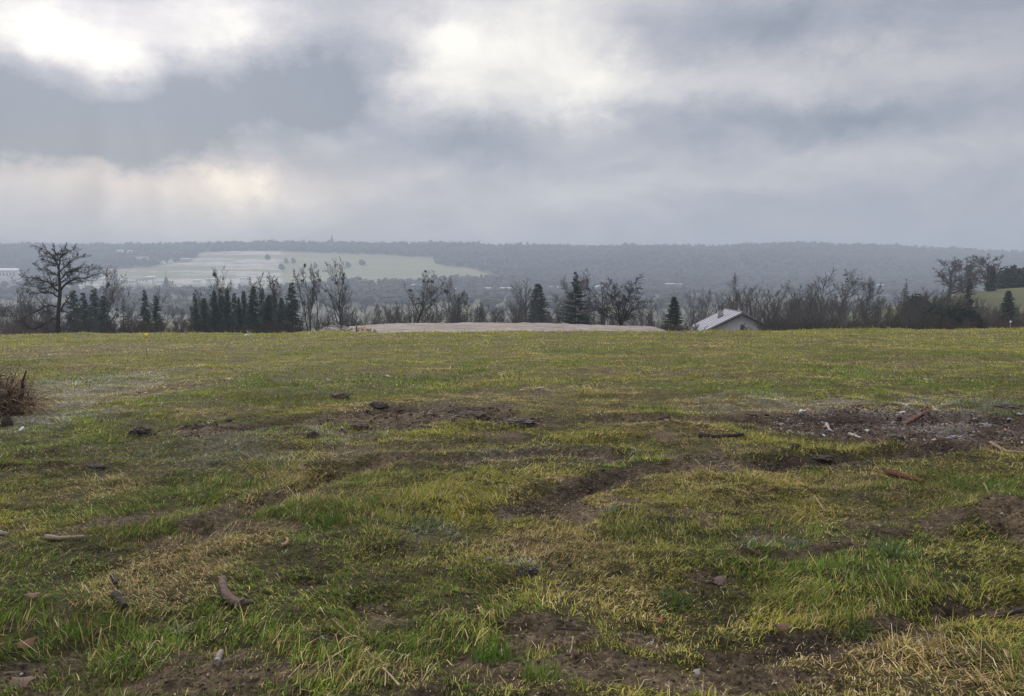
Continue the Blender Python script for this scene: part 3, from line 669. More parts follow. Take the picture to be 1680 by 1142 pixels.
# ---- conifers
def conifer(name, seed, h, rb, whorls, per, sprigs, start, col, droop, thin, shape=1.0, size=.20, gap=0.0):
    rg = np.random.default_rng(seed); tg, cg = Geo(), Geo()
    n = 9; pts = np.stack([rg.normal(0, .012 * h / 8, n).cumsum() * .5, rg.normal(0, .012 * h / 8, n).cumsum() * .5, np.linspace(-.3, h, n)], 1)
    tg.chain(pts, np.linspace(.02 * h, .012, n), 7, (.05, .040, .033))
    V = []; Cc = []; S0 = []; S1 = []; r0 = []
    for w in range(whorls):
        f = start + (1 - start) * (w + rg.random() * .7) / whorls; z = f * h
        q = (1 - f) / (1 - start); L = rb * (q ** shape) * rg.uniform(.75, 1.15) + .10
        for k in range(per):
            if rg.random() < gap: continue
            a = rg.random() * 6.283; f = min(start + (1 - start) * (w + rg.random() * 1.3) / whorls, .99); z = f * h; q = (1 - f) / (1 - start); l = (rb * (q ** shape) * rg.uniform(.6, 1.2) + .10)
            m = max(5, int(sprigs * 1.5 * (.35 + .65 * q)))
            t = (np.arange(m) + rg.random(m)) / m; t = .12 + .9 * t
            zz = z + l * (.18 * t - droop * t * t) + (1 - q) * .25 * l
            bx, by = math.cos(a), math.sin(a)
            c = np.stack([bx * l * t, by * l * t, zz], 1)
            cx0 = np.interp(z, pts[:, 2], pts[:, 0]); cy0 = np.interp(z, pts[:, 2], pts[:, 1]); c[:, 0] += cx0; c[:, 1] += cy0
            S0.append((cx0, cy0, z)); S1.append(c[-1]); r0.append(.012 + .006 * l)
            for sgn in (-1, 1):
                sz = size * (1.25 - .6 * t) * rg.uniform(.6, 1.3, m) * (.6 + .5 * q)
                dx = -by * sgn * sz + bx * sz * .7 + rg.normal(0, .03, m); dy = bx * sgn * sz + by * sz * .7 + rg.normal(0, .03, m); dz = -sz * rg.uniform(-.2, 1.3, m)
                tip = c + np.stack([dx, dy, dz], 1); mid = (c + tip) / 2; off = np.stack([bx * sz * thin, by * sz * thin, sz * .12], 1)
                V.append(np.stack([c, mid + off, tip, mid - off - np.array([0, 0, .02])], 1).reshape(-1, 3)); Cc.append(np.repeat(np.array(col)[None] * rg.uniform(.55, 1.35, (m, 1)), 4, 0))
    v = np.concatenate(V); cg.add(v, np.arange(len(v)).reshape(-1, 4), np.concatenate(Cc))
    cg.tubes(S0, S1, np.array(r0), .006, 3, (.045, .036, .028))
    return dict(trunk=tg.mesh(name + '_trunk', M_BARK, True), crown=cg.mesh(name + '_crown', M_NEEDLE), h=h, w=rb)
NEED = (.062, .092, .076)
PROTO['spruce_a'] = conifer('spruce', 1, 8, 1.25, 40, 6, 11, .36, NEED, .30, .30, .75)
PROTO['spruce_b'] = conifer('spruce', 2, 8, 1.05, 38, 6, 10, .42, NEED, .34, .30, .62)
PROTO['spruce_c'] = conifer('spruce', 3, 8, 1.5, 42, 6, 12, .18, (.056, .082, .064), .28, .28, .85, gap=.12)
PROTO['fir'] = conifer('fir', 4, 8, 3.3, 22, 6, 22, .10, (.036, .050, .036), .10, .20, 1.0, .24, gap=.12)
PROTO['cone'] = conifer('dense_conifer', 5, 5, 1.5, 36, 9, 12, .03, (.026, .042, .022), .12, .32, .8, .17)
PROTO['thin'] = conifer('thin_conifer', 6, 8, 1.0, 22, 4, 8, .2, (.03, .038, .028), .25, .22, .9, .16, gap=.15)
ROW = [(321, 480, 91, 'spruce_c'), (334, 489, 99, 'spruce_b'), (349, 476, 93, 'spruce_a'), (361, 484, 103, 'spruce_b'), (372, 474, 91, 'spruce_a'), (386, 480, 97, 'spruce_c'), (393, 488, 90, 'spruce_b'),
       (404, 477, 101, 'spruce_b'), (413, 471, 92, 'spruce_a'), (428, 473, 96, 'spruce_c'), (436, 484, 90, 'spruce_b'), (448, 479, 102, 'spruce_c'), (459, 488, 93, 'spruce_b')]
ORD = ['first', 'second', 'third', 'fourth', 'fifth', 'sixth', 'seventh', 'eighth', 'ninth', 'tenth', 'eleventh', 'twelfth', 'thirteenth']
for i, (px, py, Y, pr) in enumerate(ROW):
    o = put_tree(pr, px, py, Y, f'{ORD[i]} dark spruce from the left in the tight spruce row', name='spruce_tree', wide=[.7, .95, .8, 1.1, .72, .9, .62][i % 7], group='spruces in the tight row'); o.rotation_euler = ((i * 7 % 5 - 2) * .018, (i * 3 % 5 - 2) * .02, i * 1.7)
put_tree('spruce_c', 478, 463, 90, 'taller ragged spruce closing the right end of the spruce row', name='spruce_tree', wide=1.15)
put_tree('spruce_c', 237, 475, 97, 'taller spruce of the pair left of the yellow marker stake', name='spruce_tree', wide=.8)
put_tree('spruce_c', 256, 484, 99, 'shorter spruce of the pair above the yellow marker stake', name='spruce_tree', wide=.9)
put_tree('thin', 201, 491, 96, 'small thin spruce standing alone left of the spruce pair', name='spruce_tree', wide=1.1)
for i, (px, py, Y) in enumerate([(120, 476, 116), (136, 480, 112), (153, 475, 118), (169, 485, 110)]):
    put_tree('spruce_c', px, py, Y, f'{ORD[i]} spruce from the left in the clump right of the great tree', name='spruce_tree', wide=1.15, group='spruces behind the great tree')
put_tree('cone', 883, 466, 140, 'pale misty cone shaped spruce behind the middle of the gravel', name='spruce_tree', wide=.95)
put_tree('fir', 944, 446, 88, 'wide open branched fir behind the gravel platform', name='fir_tree', wide=.82)
put_tree('cone', 1106, 487, 93, 'small dense dark conifer left of the house', name='conifer', wide=.95)
put_tree('fir', 1592, 457, 108, 'dark fir rising from the right hand thicket under the oaks', name='fir_tree', wide=.5)
put_tree('spruce_a', 1655, 477, 98, 'dark conifer near the right edge below the knoll meadow', name='conifer', wide=1.3)
put_tree('thin', 1487, 457, 150, 'narrow spindly conifer poking out of the right hand hedge', name='conifer', wide=1.0)

# ---- evergreen bushes and ivy
def leafy(name, seed, rx, ry, rz, n, col, size=.12, lobes=7):
    rg = np.random.default_rng(seed); fg, sg = Geo(), Geo(); V = []; C = []
    for l in range(lobes):
        c = np.array([rg.uniform(-.6, .6) * rx, rg.uniform(-.6, .6) * ry, rz * rg.uniform(.35, .8)]); s = rg.uniform(.35, .6)
        m = n // lobes; d = rg.normal(0, 1, (m, 3)); d /= np.linalg.norm(d, axis=1, keepdims=True)
        p = c + d * (rg.random((m, 1)) ** .4) * np.array([rx, ry, rz * .8]) * s + rg.normal(0, .06 * rx, (m, 3)); p[:, 2] = np.maximum(p[:, 2], .02)
        a = rg.normal(0, size, (m, 3)); b = rg.normal(0, size, (m, 3))
        V.append(np.stack([p - a, p + b * .6, p + a, p - b * .6], 1).reshape(-1, 3)); C.append(np.repeat(np.array(col)[None] * rg.uniform(.5, 1.5, (m, 1)), 4, 0))
        sg.chain(np.array([(0, 0, -.2), c * .5 + rg.normal(0, .1, 3), c]), [.07, .05, .02], 5, (.04, .033, .028))
    v = np.concatenate(V); fg.add(v, np.arange(len(v)).reshape(-1, 4), np.concatenate(C))
    return dict(trunk=sg.mesh(name + '_stem', M_BARK, True), crown=fg.mesh(name + '_foliage', M_NEEDLE), h=float(v[:, 2].max()), w=rx)
PROTO['ever_a'] = leafy('evergreen', 1, 2.2, 1.8, 3.2, 4200, (.026, .036, .018))
PROTO['ever_b'] = leafy('evergreen', 2, 1.6, 1.6, 3.6, 3600, (.030, .038, .024), lobes=9)
def put_bush(proto, px, py_top, Y, label, wide=1.0, name='evergreen_bush', cat='bush', group=None, rot=None):
    o = put_tree(proto, px, py_top, Y, label, cat, name, wide, rot, 0, group=group); return o
put_bush('ever_a', 1545, 494, 92, 'large dark evergreen bush at the field edge under the oaks', 1.0)
put_bush('ever_b', 1600, 500, 90, 'dark green bush right of the large evergreen bush', .9)
put_bush('ever_a', 1675, 433, 188, 'dense dark evergreen at the right edge above the knoll meadow', 1.6)
put_bush('ever_b', 1518, 478, 130, 'dark blue green evergreen left of the broad oak', 1.2)
# ivy on the oak's trunk
rgi = np.random.default_rng(3); gi = Geo(); zz = rgi.random(1500) * PROTO['oak']['h'] * .62; aa = rgi.random(1500) * 6.28; rr = (.12 + .42 * rgi.random(1500)) * (1.15 - .9 * zz / PROTO['oak']['h']) * (.6 + .8 * vnoise(zz * 2.2, aa, 9))
pp = np.stack([np.cos(aa) * rr, np.sin(aa) * rr, zz], 1); a = rgi.normal(0, .13, pp.shape); b = rgi.normal(0, .13, pp.shape)
gi.add(np.stack([pp - a, pp + b, pp + a, pp - b], 1).reshape(-1, 3), np.arange(6000).reshape(-1, 4), np.repeat(np.array([[.022, .032, .017]]) * rgi.uniform(.6, 1.4, (1500, 1)), 4, 0))
link('ivy', gi.mesh('ivy', M_NEEDLE), ivy_oak)

# ---- bare shrubs along the far edge of the field
put_bush('shrub_dark', 560, 514, 84, 'dark tangled bush at the foot of the tall mistletoe tree', 1.35, 'bare_shrub')
put_bush('shrub_dark', 590, 519, 82, 'low dark bush just left of the rubble heaps', 1.3, 'bare_shrub')
put_bush('shrub_dark', 535, 522, 86, 'spiky low shrub right of the forked tree', 1.0, 'bare_shrub')
rs = np.random.default_rng(77)
for px in (352, 380, 405, 428, 450, 470, 488):
    put_bush('shrub_dark' if px % 3 else 'shrub', px, 520 + rs.integers(0, 12), 80 + rs.random() * 5, 'low dark brush at the foot of the spruce row', 1.1, 'bare_shrub', group='brush under the spruce row')
for px in (8, 30, 52, 72, 112, 128, 146):
    put_bush('shrub_red' if px < 80 else 'shrub_dark', px, 512 + rs.integers(0, 14), 105 + rs.random() * 20, 'brownish brush in the shade behind the great tree', 1.3, 'bare_shrub', group='brush behind the great tree')
for px, py in ((15, 470), (40, 478), (62, 486)):
    put_tree('thick_b', px, py, 125 + rs.random() * 20, 'brown leafless thicket tree left of the great tree', name='thicket_tree', wide=1.1, group='thicket left of the great tree')
for px in (182, 205, 222, 246, 268, 290):
    put_bush('shrub_dark' if px % 2 else 'shrub', px, 520 + rs.integers(0, 9), 84 + rs.random() * 6, 'low brown brush between the great tree and the spruce row', 1.2, 'bare_shrub', group='brush around the spruce pair')
for px in (630, 645, 660, 690, 705, 722, 760, 780, 800, 818, 840, 865, 905, 918, 975, 990, 1045, 1060, 1078):
    put_tree('thick' if px % 2 else 'thick_b', px, 488 + rs.integers(0, 20), 100 + rs.random() * 35, 'grey brown thicket tree behind the gravel platform', name='thicket_tree', wide=1.1, group='thicket behind the gravel platform')
for px in (1085, 1122, 1132):
    put_bush('shrub_red', px, 520 + rs.integers(0, 6), 90, 'low reddish shrub near the small dark conifer', 1.1, 'bare_shrub', group='shrubs near the small conifer')
for px, py in ((1195, 478), (1225, 466), (1250, 470), (1275, 474)):
    put_tree('thick', px, py, 124 + rs.random() * 8, 'tall brown thicket tree close behind the house', name='thicket_tree', wide=1.5, group='thicket behind the house')
HEDGE = np.arange(1262, 1690, 13)
for px in HEDGE:
    top = np.interp(px, [1262, 1330, 1400, 1480, 1560, 1690], [486, 470, 482, 486, 482, 500]) + rs.integers(0, 16)
    put_tree(['thick', 'thick_b'][px % 2], int(px + rs.integers(-4, 5)), top, 105 + rs.random() * 40, 'brown leafless tree in the long hedge along the right field edge', name='thicket_tree', wide=1.0 + .4 * rs.random(), group='trees of the right hand hedge')
for px in np.arange(1258, 1700, 15):
    kind = ['shrub', 'shrub_red', 'shrub_dark'][int(rs.integers(0, 3))]
    put_bush(kind, int(px), 510 + rs.integers(0, 18), 84 + rs.random() * 14, 'tangled leafless shrub at the foot of the right hand hedge', 1.3, 'bare_shrub', group='shrubs of the right hand hedge')
for px in np.arange(1500, 1690, 16):
    put_tree('thick_b', int(px), 462 + rs.integers(0, 18) + (px > 1590) * 30, 122 + rs.random() * 12, 'grey thicket tree on the flank of the knoll below the oaks', name='thicket_tree', wide=1.2, group='thicket below the oaks')

# ---- the misty wood in the valley: one mass
def valley_wood():
    rg = np.random.default_rng(99); temps = []
    for s in range(6):
        out = [[], [], [], []]; lite = s >= 3
        pts = path(rg, (0, 0, 0), (rg.normal(0, .1), rg.normal(0, .1), 1), 10 * rg.uniform(.85, 1), 4, .07, .2)
        ramify(rg, pts, .13, .03, 0, [(9, .42, .62, .14, .5, 2, .2), (7, .42, .7, .18, .25, 1, .15)] if lite else [(11, .42, .62, .14, .5, 3, .2), (9, .42, .7, .18, .25, 2, .15)], out)
        g = Geo(); segs = out[0] + out[1] + out[2]
        g.tubes([q[0] for q in segs], [q[1] for q in segs], np.array([max(q[2], .035 + .06 * lite) for q in segs]), np.array([max(q[3], .025 + .04 * lite) for q in segs]), 3)
        temps.append(g.data())
    G2 = Geo()
    Ys = np.concatenate([rg.uniform(135, 260, 80), rg.uniform(260, 420, 70), rg.uniform(420, 930, 230)])
    for Y in Ys:
        x = rg.uniform(-.72, .72) * Y
        if Y < 220 and abs(x - 122) < 60: continue
        if fbm(np.array([x]), np.array([Y]), 60, 3, 81)[0] < .42 and Y > 250: continue
        z = float(macro(x, Y)); h = rg.uniform(8, 14); v, f, k, c = temps[rg.integers(0, 3) if Y < 300 else rg.integers(3, 6)]
        a = rg.random() * 6.28; ca, sa = math.cos(a), math.sin(a); w = h / 10 * rg.uniform(.9, 1.6) * (1 + .5 * (Y > 420))
        V = np.stack([(v[:, 0] * ca - v[:, 1] * sa) * w + x, (v[:, 0] * sa + v[:, 1] * ca) * w + Y, v[:, 2] * h / 10 + z - .4], 1)
        G2.add(V, f.reshape(-1, 4), np.array([.062, .052, .043]) * rg.uniform(.7, 1.3))
    o = link('valley_wood', G2.mesh('valley_wood', M_TWIG)); tag(o, 'misty grey leafless wood filling the valley floor', kind='stuff')
valley_wood()
def far_forest():
    rg = np.random.default_rng(123); G2 = Geo()
    ys = np.arange(560, 1990, 17.0); XX = []; YY = []
    for y in ys:
        x = np.arange(-.74 * y, .74 * y, 17.0); XX.append(x + rg.uniform(-6, 6, len(x))); YY.append(y + rg.uniform(-6, 6, len(x)))
    x = np.concatenate(XX); y = np.concatenate(YY)
    keep = ~in_poly(x, y, MEADOW_XY); keep &= ~((y < 1080) & (y < 820) & (fbm(x, y, 80, 3, 82) < .52)); keep &= ~((y > 935) & (y < 985) & (fbm(x, y, 80, 3, 83) < .62)); keep &= ~((np.abs(x / y + .46) < .12) & (y > 1010) & (y < 1170)); x, y = x[keep], y[keep]; z = macro(x, y)
    # hide nothing: only trees whose tops can be seen over the ones in front matter, the slope shows them all
    n = len(x); h = rg.uniform(9, 14, n) * np.where(y < 1000, .62, 1.0) * (.55 + .9 * fbm(x, y, 45, 2, 84)); w = rg.uniform(8, 13, n); con = rg.random(n) < .02
    h = np.where(con, h * 1.15, h); w = np.where(con, w * .5, w)
    k = 6; lev = np.array([[.1, .8], [.55, 1.0], [.86, .60]]); a = np.arange(k) * 2 * math.pi / k
    V = []
    for li, (lz, lr) in enumerate(lev):
        rr = (w * .6)[:, None] * np.where(con, 1.3 - lz, lr)[:, None] * rg.uniform(.65, 1.3, (n, k)); ph = rg.random((n, 1)) * 6
        V.append(np.stack([x[:, None] + np.cos(a + ph) * rr, y[:, None] + np.sin(a + ph) * rr, z[:, None] + h[:, None] * (lz + rg.uniform(-.06, .06, (n, k)))], -1))
    V = np.stack(V, 1).reshape(n, -1, 3); top = np.stack([x + rg.normal(0, 1, n), y, z + h], -1)[:, None]
    V = np.concatenate([V, top], 1)                                   # n, 19, 3
    i = np.arange(k); j = (i + 1) % k
    fq = np.concatenate([np.stack([l * k + i, l * k + j, (l + 1) * k + j, (l + 1) * k + i], 1) for l in range(2)])
    ft = np.stack([2 * k + i, 2 * k + j, np.full(k, 18)], 1)
    col = np.array([.060, .052, .045]) * rg.uniform(.8, 1.2, (n, 1)); col = np.where(con[:, None], np.array([.025, .036, .030]), col)
    cc = np.repeat(col, 19, 0); base = (np.arange(n) * 19)[:, None, None]
    s = G2.n; G2.add(V.reshape(-1, 3), (base + fq).reshape(-1, 4), cc); G2.f.append((s + base + ft).reshape(-1, 3).ravel()); G2.k.append(np.full(n * k, 3, np.int64))
    # twigs fringing the skyline
    m = (y > 1850); idx = np.nonzero(m)[0]; idx = np.repeat(idx, 5)
    c0 = np.stack([x[idx], y[idx], z[idx] + h[idx] * .55], 1); d = rg.normal(0, 1, (len(idx), 3)); d[:, 2] = np.abs(d[:, 2]) * 1.4 + .5; d /= np.linalg.norm(d, axis=1, keepdims=True)
    G2.tubes(c0, c0 + d * (h[idx] * .62)[:, None], .45, .12, 3, (.05, .045, .04))
    o = link('hillside_forest', G2.mesh('hillside_forest', M_TWIG, True)); tag(o, 'bluish leafless forest covering the opposite hillside', kind='stuff')
far_forest()

# ================================================================== gravel platform, heaps and stakes at the brow
def gravel_platform():
    # outline in plan: near edge behind the brow, far edge against the trees
    def edge(px, Y): return (px - CX) / F * Y
    g = Geo(); nx, ny = 150, 36; y0, y1 = 59.5, 82.0
    u = np.linspace(0, 1, nx); v = np.linspace(0, 1, ny); U, V = np.meshgrid(u, v)
    Yg = y0 + (y1 - y0) * V
    pl, pr = 500 + 45 * V, 1150 - 15 * V
    Xg = (pl + (pr - pl) * U - CX) / F * Yg
    t = H(Xg.ravel(), Yg.ravel()).reshape(Xg.shape)
    top = -2.60 - .0035 * (Yg - y0) * 4 + (fbm(Xg, Yg, 1.4, 5, 301, .7) - .5) * .26 + (fbm(Xg, Yg, 6, 2, 302) - .5) * .16
    top += .16 * np.exp(-((U - .42) / .25) ** 2)
    top -= .30 * sstep(.55, 1.0, U) + .30 * sstep(.20, 0, U)
    e = np.minimum(np.minimum(sstep(0, .06, U), sstep(1, .88, U)), np.minimum(sstep(0, .16, V), sstep(1.0, .90, V)))
    z = t - .12 + (np.maximum(top, t + .03) - t + .12) * e
    c = np.array([.240, .208, .184])[None] * (.40 + 1.2 * fbm(Xg * .5, Yg, 1.1, 5, 303, .65).ravel()[:, None])
    i = np.arange(ny - 1)[:, None] * nx; j = np.arange(nx - 1)
    f = np.stack([i + j, i + j + 1, i + nx + j + 1, i + nx + j], -1).reshape(-1, 4)
    g.add(np.stack([Xg, Yg, z], -1).reshape(-1, 3), f, c)
    o = link('gravel_pad', g.mesh('gravel_pad', M_GRAVEL, True)); tag(o, 'pale pinkish gravel platform levelled beyond the brow of the field', kind='structure')
    return lambda x, y: float(-2.60 - .0035 * (y - y0) * 4)
gravel_platform()
def blob_mesh(name, seed, mat, col, sub=3, rough=.35, flat=1.0, sx=1.0, freq=1.6):
    import bmesh
    bm = bmesh.new(); bmesh.ops.create_icosphere(bm, subdivisions=sub, radius=1.0)
    from mathutils import noise as mn
    off = Vector((seed * 3.7, seed * 1.3, seed * 7.1))
    for v in bm.verts:
        d = v.co.normalized(); n = mn.fractal(d * freq + off, .8, 2.1, 5) * rough + (abs(mn.noise(d * 4.5 + off)) - .25) * rough * .6
        v.co = d * (1 + n); v.co.z *= flat; v.co.x *= sx
    me = bpy.data.meshes.new(name); bm.to_mesh(me); bm.free(); me.materials.append(mat)
    a = me.color_attributes.new('col', 'FLOAT_COLOR', 'POINT'); a.data.foreach_set('color', np.tile(np.array([*col, 1], np.float32), len(me.vertices)))
    return me
def stones(o_parent, n, rad, seed, col, size, zfun):
    """stones lying on a heap: each its own piece"""
    rg = np.random.default_rng(seed); ms = [blob_mesh('stone', seed + k, M_STONE, np.array(col) * rg.uniform(.75, 1.25), 1, .3, .75) for k in range(4)]
    for i in range(n):
        a = rg.random() * 6.28; r = rad * math.sqrt(rg.random()); s = size * rg.uniform(.5, 1.4)
        st = link('stone', ms[i % 4], o_parent); st.location = (r * math.cos(a), r * .6 * math.sin(a), zfun(r / rad)); st.scale = (s, s, s); st.rotation_euler = tuple(rg.random(3) * 6)
def heap(name, px, py, Y, rx, h, col, label, cat, seed, n_st, size):
    p = at(px, py, Y); z = p[2]; o = link(name, None); o.location = (p[0], Y, z); tag(o, label, cat)
    me = blob_mesh('mound', seed, M_GRAVEL, col, 4, .28, 1.0); b = link('mound', me, o); b.scale = (rx, rx * .7, h); b.location = (0, 0, -.1)
    stones(o, n_st, rx * 1.05, seed, col, size, lambda q: h * max(0, 1 - q * q) ** .5 * .95)
    return o
heap('rubble_heap', 551, 545, 58.5, 1.25, .50, (.27, .255, .235), 'grey rubble heap at the left end of the gravel platform', 'rubble heap', 11, 46, .09)
heap('rubble_heap', 590, 546, 58.8, 1.3, .34, (.29, .24, .20), 'low brownish stone heap between the grey rubble and the yellow stake', 'rubble heap', 14, 40, .09)
heap('sand_heap', 118, 552, 66.0, 2.0, .17, (.36, .335, .30), 'low pale sand heap at the foot of the great tree', 'sand heap', 17, 14, .07)
# broken timber in front of the rubble
p = at(573, 546, 57.4); o = link('timber_pile', None); o.location = (p[0], 57.4, H1(p[0], 57.4)); tag(o, 'small pile of broken orange brown boards before the rubble heap', 'timber pile')
rg_ = np.random.default_rng(9)
for i in range(9):
    g = Geo(); L = rg_.uniform(.5, 1.1); g.box((-L / 2, -.05, -.015), (L / 2, .05, .015), np.array([.26, .17, .095]) * rg_.uniform(.6, 1.4))
    b = link('board', g.mesh('board', M_WOOD), o); b.location = (rg_.uniform(-.6, .6), rg_.uniform(-.2, .2), .06 + .035 * i); b.rotation_euler = (rg_.normal(0, .15), rg_.normal(0, .3), rg_.random() * 3)
def stake(px, py_top, py_base, Y, label, w=.035, post=(.40, .34, .22)):
    b = at(px, py_base, Y); t = at(px, py_top, Y); z = H1(b[0], Y); h = t[2] - z
    o = link('survey_stake', None); o.location = (b[0], Y, z); tag(o, label, 'stake', 'survey stakes')
    g = Geo(); g.box((-w / 2, -w / 2, -.2), (w / 2, w / 2, h * .97), post); link('post', g.mesh('stake_post', M_WOOD), o)
    g = Geo(); c = (.78, .56, .03); g.chain(np.array([(0, 0, h - .15), (0, 0, h - .14), (0, 0, h - .01), (0, 0, h)]), np.array([.5, 1, 1, .7]) * w * 1.6, 8, c); link('painted_top', g.mesh('stake_top', M_PAINT), o)
def stake_depth(py):
    return G(241, py)[1]
stake(241, 547, 586, G(241, 586)[1], 'yellow topped marker stake standing in the left field', .034)
stake(598, 534, 546, 58.2, 'yellow stake in front of the gravel platform', .05, (.62, .47, .06))
def small_blob(name, px, py, Y, s, col, label, cat, seed, mat=None, flat=.6, parts=None):
    p = at(px, py, Y); o = link(name, blob_mesh(name, seed, mat or M_STONE, col, 2, .3, flat)); o.location = (p[0], Y, H1(p[0], Y) + s * .25); o.scale = (s, s * .8, s); tag(o, label, cat); return o
small_blob('white_stone', 405, 553, 50, .17, (.62, .60, .55), 'white stone lying at the brow below the spruce row', 'stone', 31)
small_blob('white_stone', 586, 541, 60.5, .28, (.60, .58, .55), 'pale block standing on the gravel near the yellow stake', 'stone', 32, flat=1.2)
p = at(1658, 528, 80); o = link('marker_post', None); zz0 = H1(p[0], 80); o.location = (p[0], 80, zz0); tag(o, 'short post with a round white cap by the right hedge', 'post')
hh = p[2] - zz0; g = Geo(); g.chain(np.array([(0, 0, -.2), (0, 0, hh)]), .03, 6, (.3, .28, .24)); link('post', g.mesh('post', M_WOOD), o)
c_ = link('cap', blob_mesh('cap', 3, M_PAINT, (.75, .75, .74), 2, .02), o); c_.location = (0, 0, hh); c_.scale = (.10, .10, .10)

# ================================================================== the house below the brow
def house():
    Y0 = 108.0; ap = at(1217, 513, Y0); hw, L, slope = 6.4, 11.0, .50
    zr = ap[2]; x0 = ap[0]; ze = zr - hw * slope; zg = min(H1(x0 - hw, Y0), H1(x0 + hw, Y0), H1(x0, Y0 + L)) - .3
    o = link('house', None); o.location = (x0, Y0, zg); tag(o, 'pale lilac plastered house with a striped tile roof half hidden below the field', 'house')
    o.rotation_euler = (0, 0, R(-4)); e, r = ze - zg, zr - zg; P = (.50, .49, .52); w = hw - .6; rw = r - .32; ew = rw - w * slope
    g = Geo(); v = [(-w, 0, 0), (w, 0, 0), (w, 0, ew), (0, 0, rw), (-w, 0, ew), (-w, L, 0), (w, L, 0), (w, L, ew), (0, L, rw), (-w, L, ew)]
    g.add(v, [(0, 1, 2, 4), (6, 5, 9, 7), (0, 4, 9, 5), (1, 6, 7, 2)], P); g.add(v, [(2, 3, 4), (7, 9, 8)], P); link('wall', g.mesh('house_wall', M_PLASTER), o)
    # roof: two slopes as slabs, with tile rows laid over them
    for sgn in (-1, 1):
        rf = link('roof', None, o); g = Geo(); y0, y1 = -.7, L + .5
        v = [(0, y0, r - .16), (sgn * hw, y0, e - .16), (sgn * hw, y1, e - .16), (0, y1, r - .16), (0, y0, r), (sgn * hw, y0, e), (sgn * hw, y1, e), (0, y1, r)]
        f = [(0, 1, 2, 3), (7, 6, 5, 4), (0, 4, 5, 1), (1, 5, 6, 2), (2, 6, 7, 3), (3, 7, 4, 0)]
        g.add(v, f if sgn > 0 else [q[::-1] for q in f], (.085, .075, .085)); rf.data = None
        link('roof_deck', g.mesh('roof_deck', M_PLASTER), rf)
        n = 15; pw = (y1 - y0) / n
        for k in range(n):
            g = Geo(); a0, a1 = y0 + pw * k + .02, y0 + pw * (k + 1) - .02; am = (a0 + a1) / 2; lift = .10
            pts = []
            for (X_, Zb) in ((.02 * sgn, r + .01), (sgn * (hw + .06), e + .01 - .06 * slope)):
                pts += [(X_, a0, Zb), (X_, am - pw * .2, Zb + lift), (X_, am + pw * .2, Zb + lift), (X_, a1, Zb)]
            light = np.array([.44, .45, .50]) if k % 2 else np.array([.13, .122, .14])
            cc = np.array([light * .8, light, light, light * .8] * 2); fs = [(0, 4, 5, 1), (1, 5, 6, 2), (2, 6, 7, 3)]
            g.add(pts, fs if sgn < 0 else [q[::-1] for q in fs], cc); link('roof_tile_row', g.mesh('roof_tile_row', M_PLASTER), rf)
        g = Geo(); v = np.array([(0, -.72, r - .30), (sgn * hw, -.72, e - .30), (sgn * hw, -.72, e + .04), (0, -.72, r + .04)]); v2 = v + np.array([0, -.05, 0])
        g.add(np.concatenate([v, v2]), [(4, 5, 6, 7), (0, 1, 5, 4), (2, 3, 7, 6), (1, 2, 6, 5)], (.07, .055, .05)); link('barge_board', g.mesh('barge_board', M_WOOD), rf)
    g = Geo(); g.chain(np.array([(0, -.75, r + .06), (0, L + .55, r + .06)]), .12, 8, (.16, .14, .15)); link('ridge_cap', g.mesh('ridge_cap', M_PLASTER), o)
    # chimney with two pots on the left slope
    ch = link('chimney', None, o); cx, cyy = -1.9, 5.2; zb = r + cx * slope; g = Geo(); g.box((cx - .35, cyy - .3, zb - .3), (cx + .35, cyy + .3, zb + 1.05), (.30, .28, .28)); g.box((cx - .42, cyy - .37, zb + 1.05), (cx + .42, cyy + .37, zb + 1.15), (.2, .19, .19)); link('stack', g.mesh('chimney_stack', M_PLASTER), ch)
    for dx in (-.2, .2):
        g = Geo(); g.chain(np.array([(cx + dx, cyy, zb + 1.15), (cx + dx, cyy, zb + 1.65)]), [.12, .10], 8, (.06, .05, .05)); link('chimney_pot', g.mesh('chimney_pot', M_PLASTER), ch)
    wd = link('window', None, o); wx, wz = .1, rw - 1.75; g = Geo(); g.box((wx - .30, -.06, wz - .5), (wx + .30, .02, wz + .5), (.42, .41, .43)); link('frame', g.mesh('window_frame', M_PAINT), wd)
    g = Geo(); g.box((wx - .22, -.075, wz - .42), (wx + .22, -.05, wz + .42), (.03, .03, .035)); link('pane', g.mesh('window_pane', M_PAINT), wd)
    g = Geo(); g.chain(np.array([(-3.1, -.14, rw - 1.6), (-3.1, -.05, rw - 1.6)]), .2, 12, (.7, .7, .7)); link('outside_lamp', g.mesh('outside_lamp', M_PAINT), o)
    g = Geo(); g.chain(np.array([(3.0, 1.0, r - 1.5), (3.0, 1.0, r - .75)]), .12, 8, (.62, .62, .58)); link('vent_pipe', g.mesh('vent_pipe', M_PAINT), o)
house()

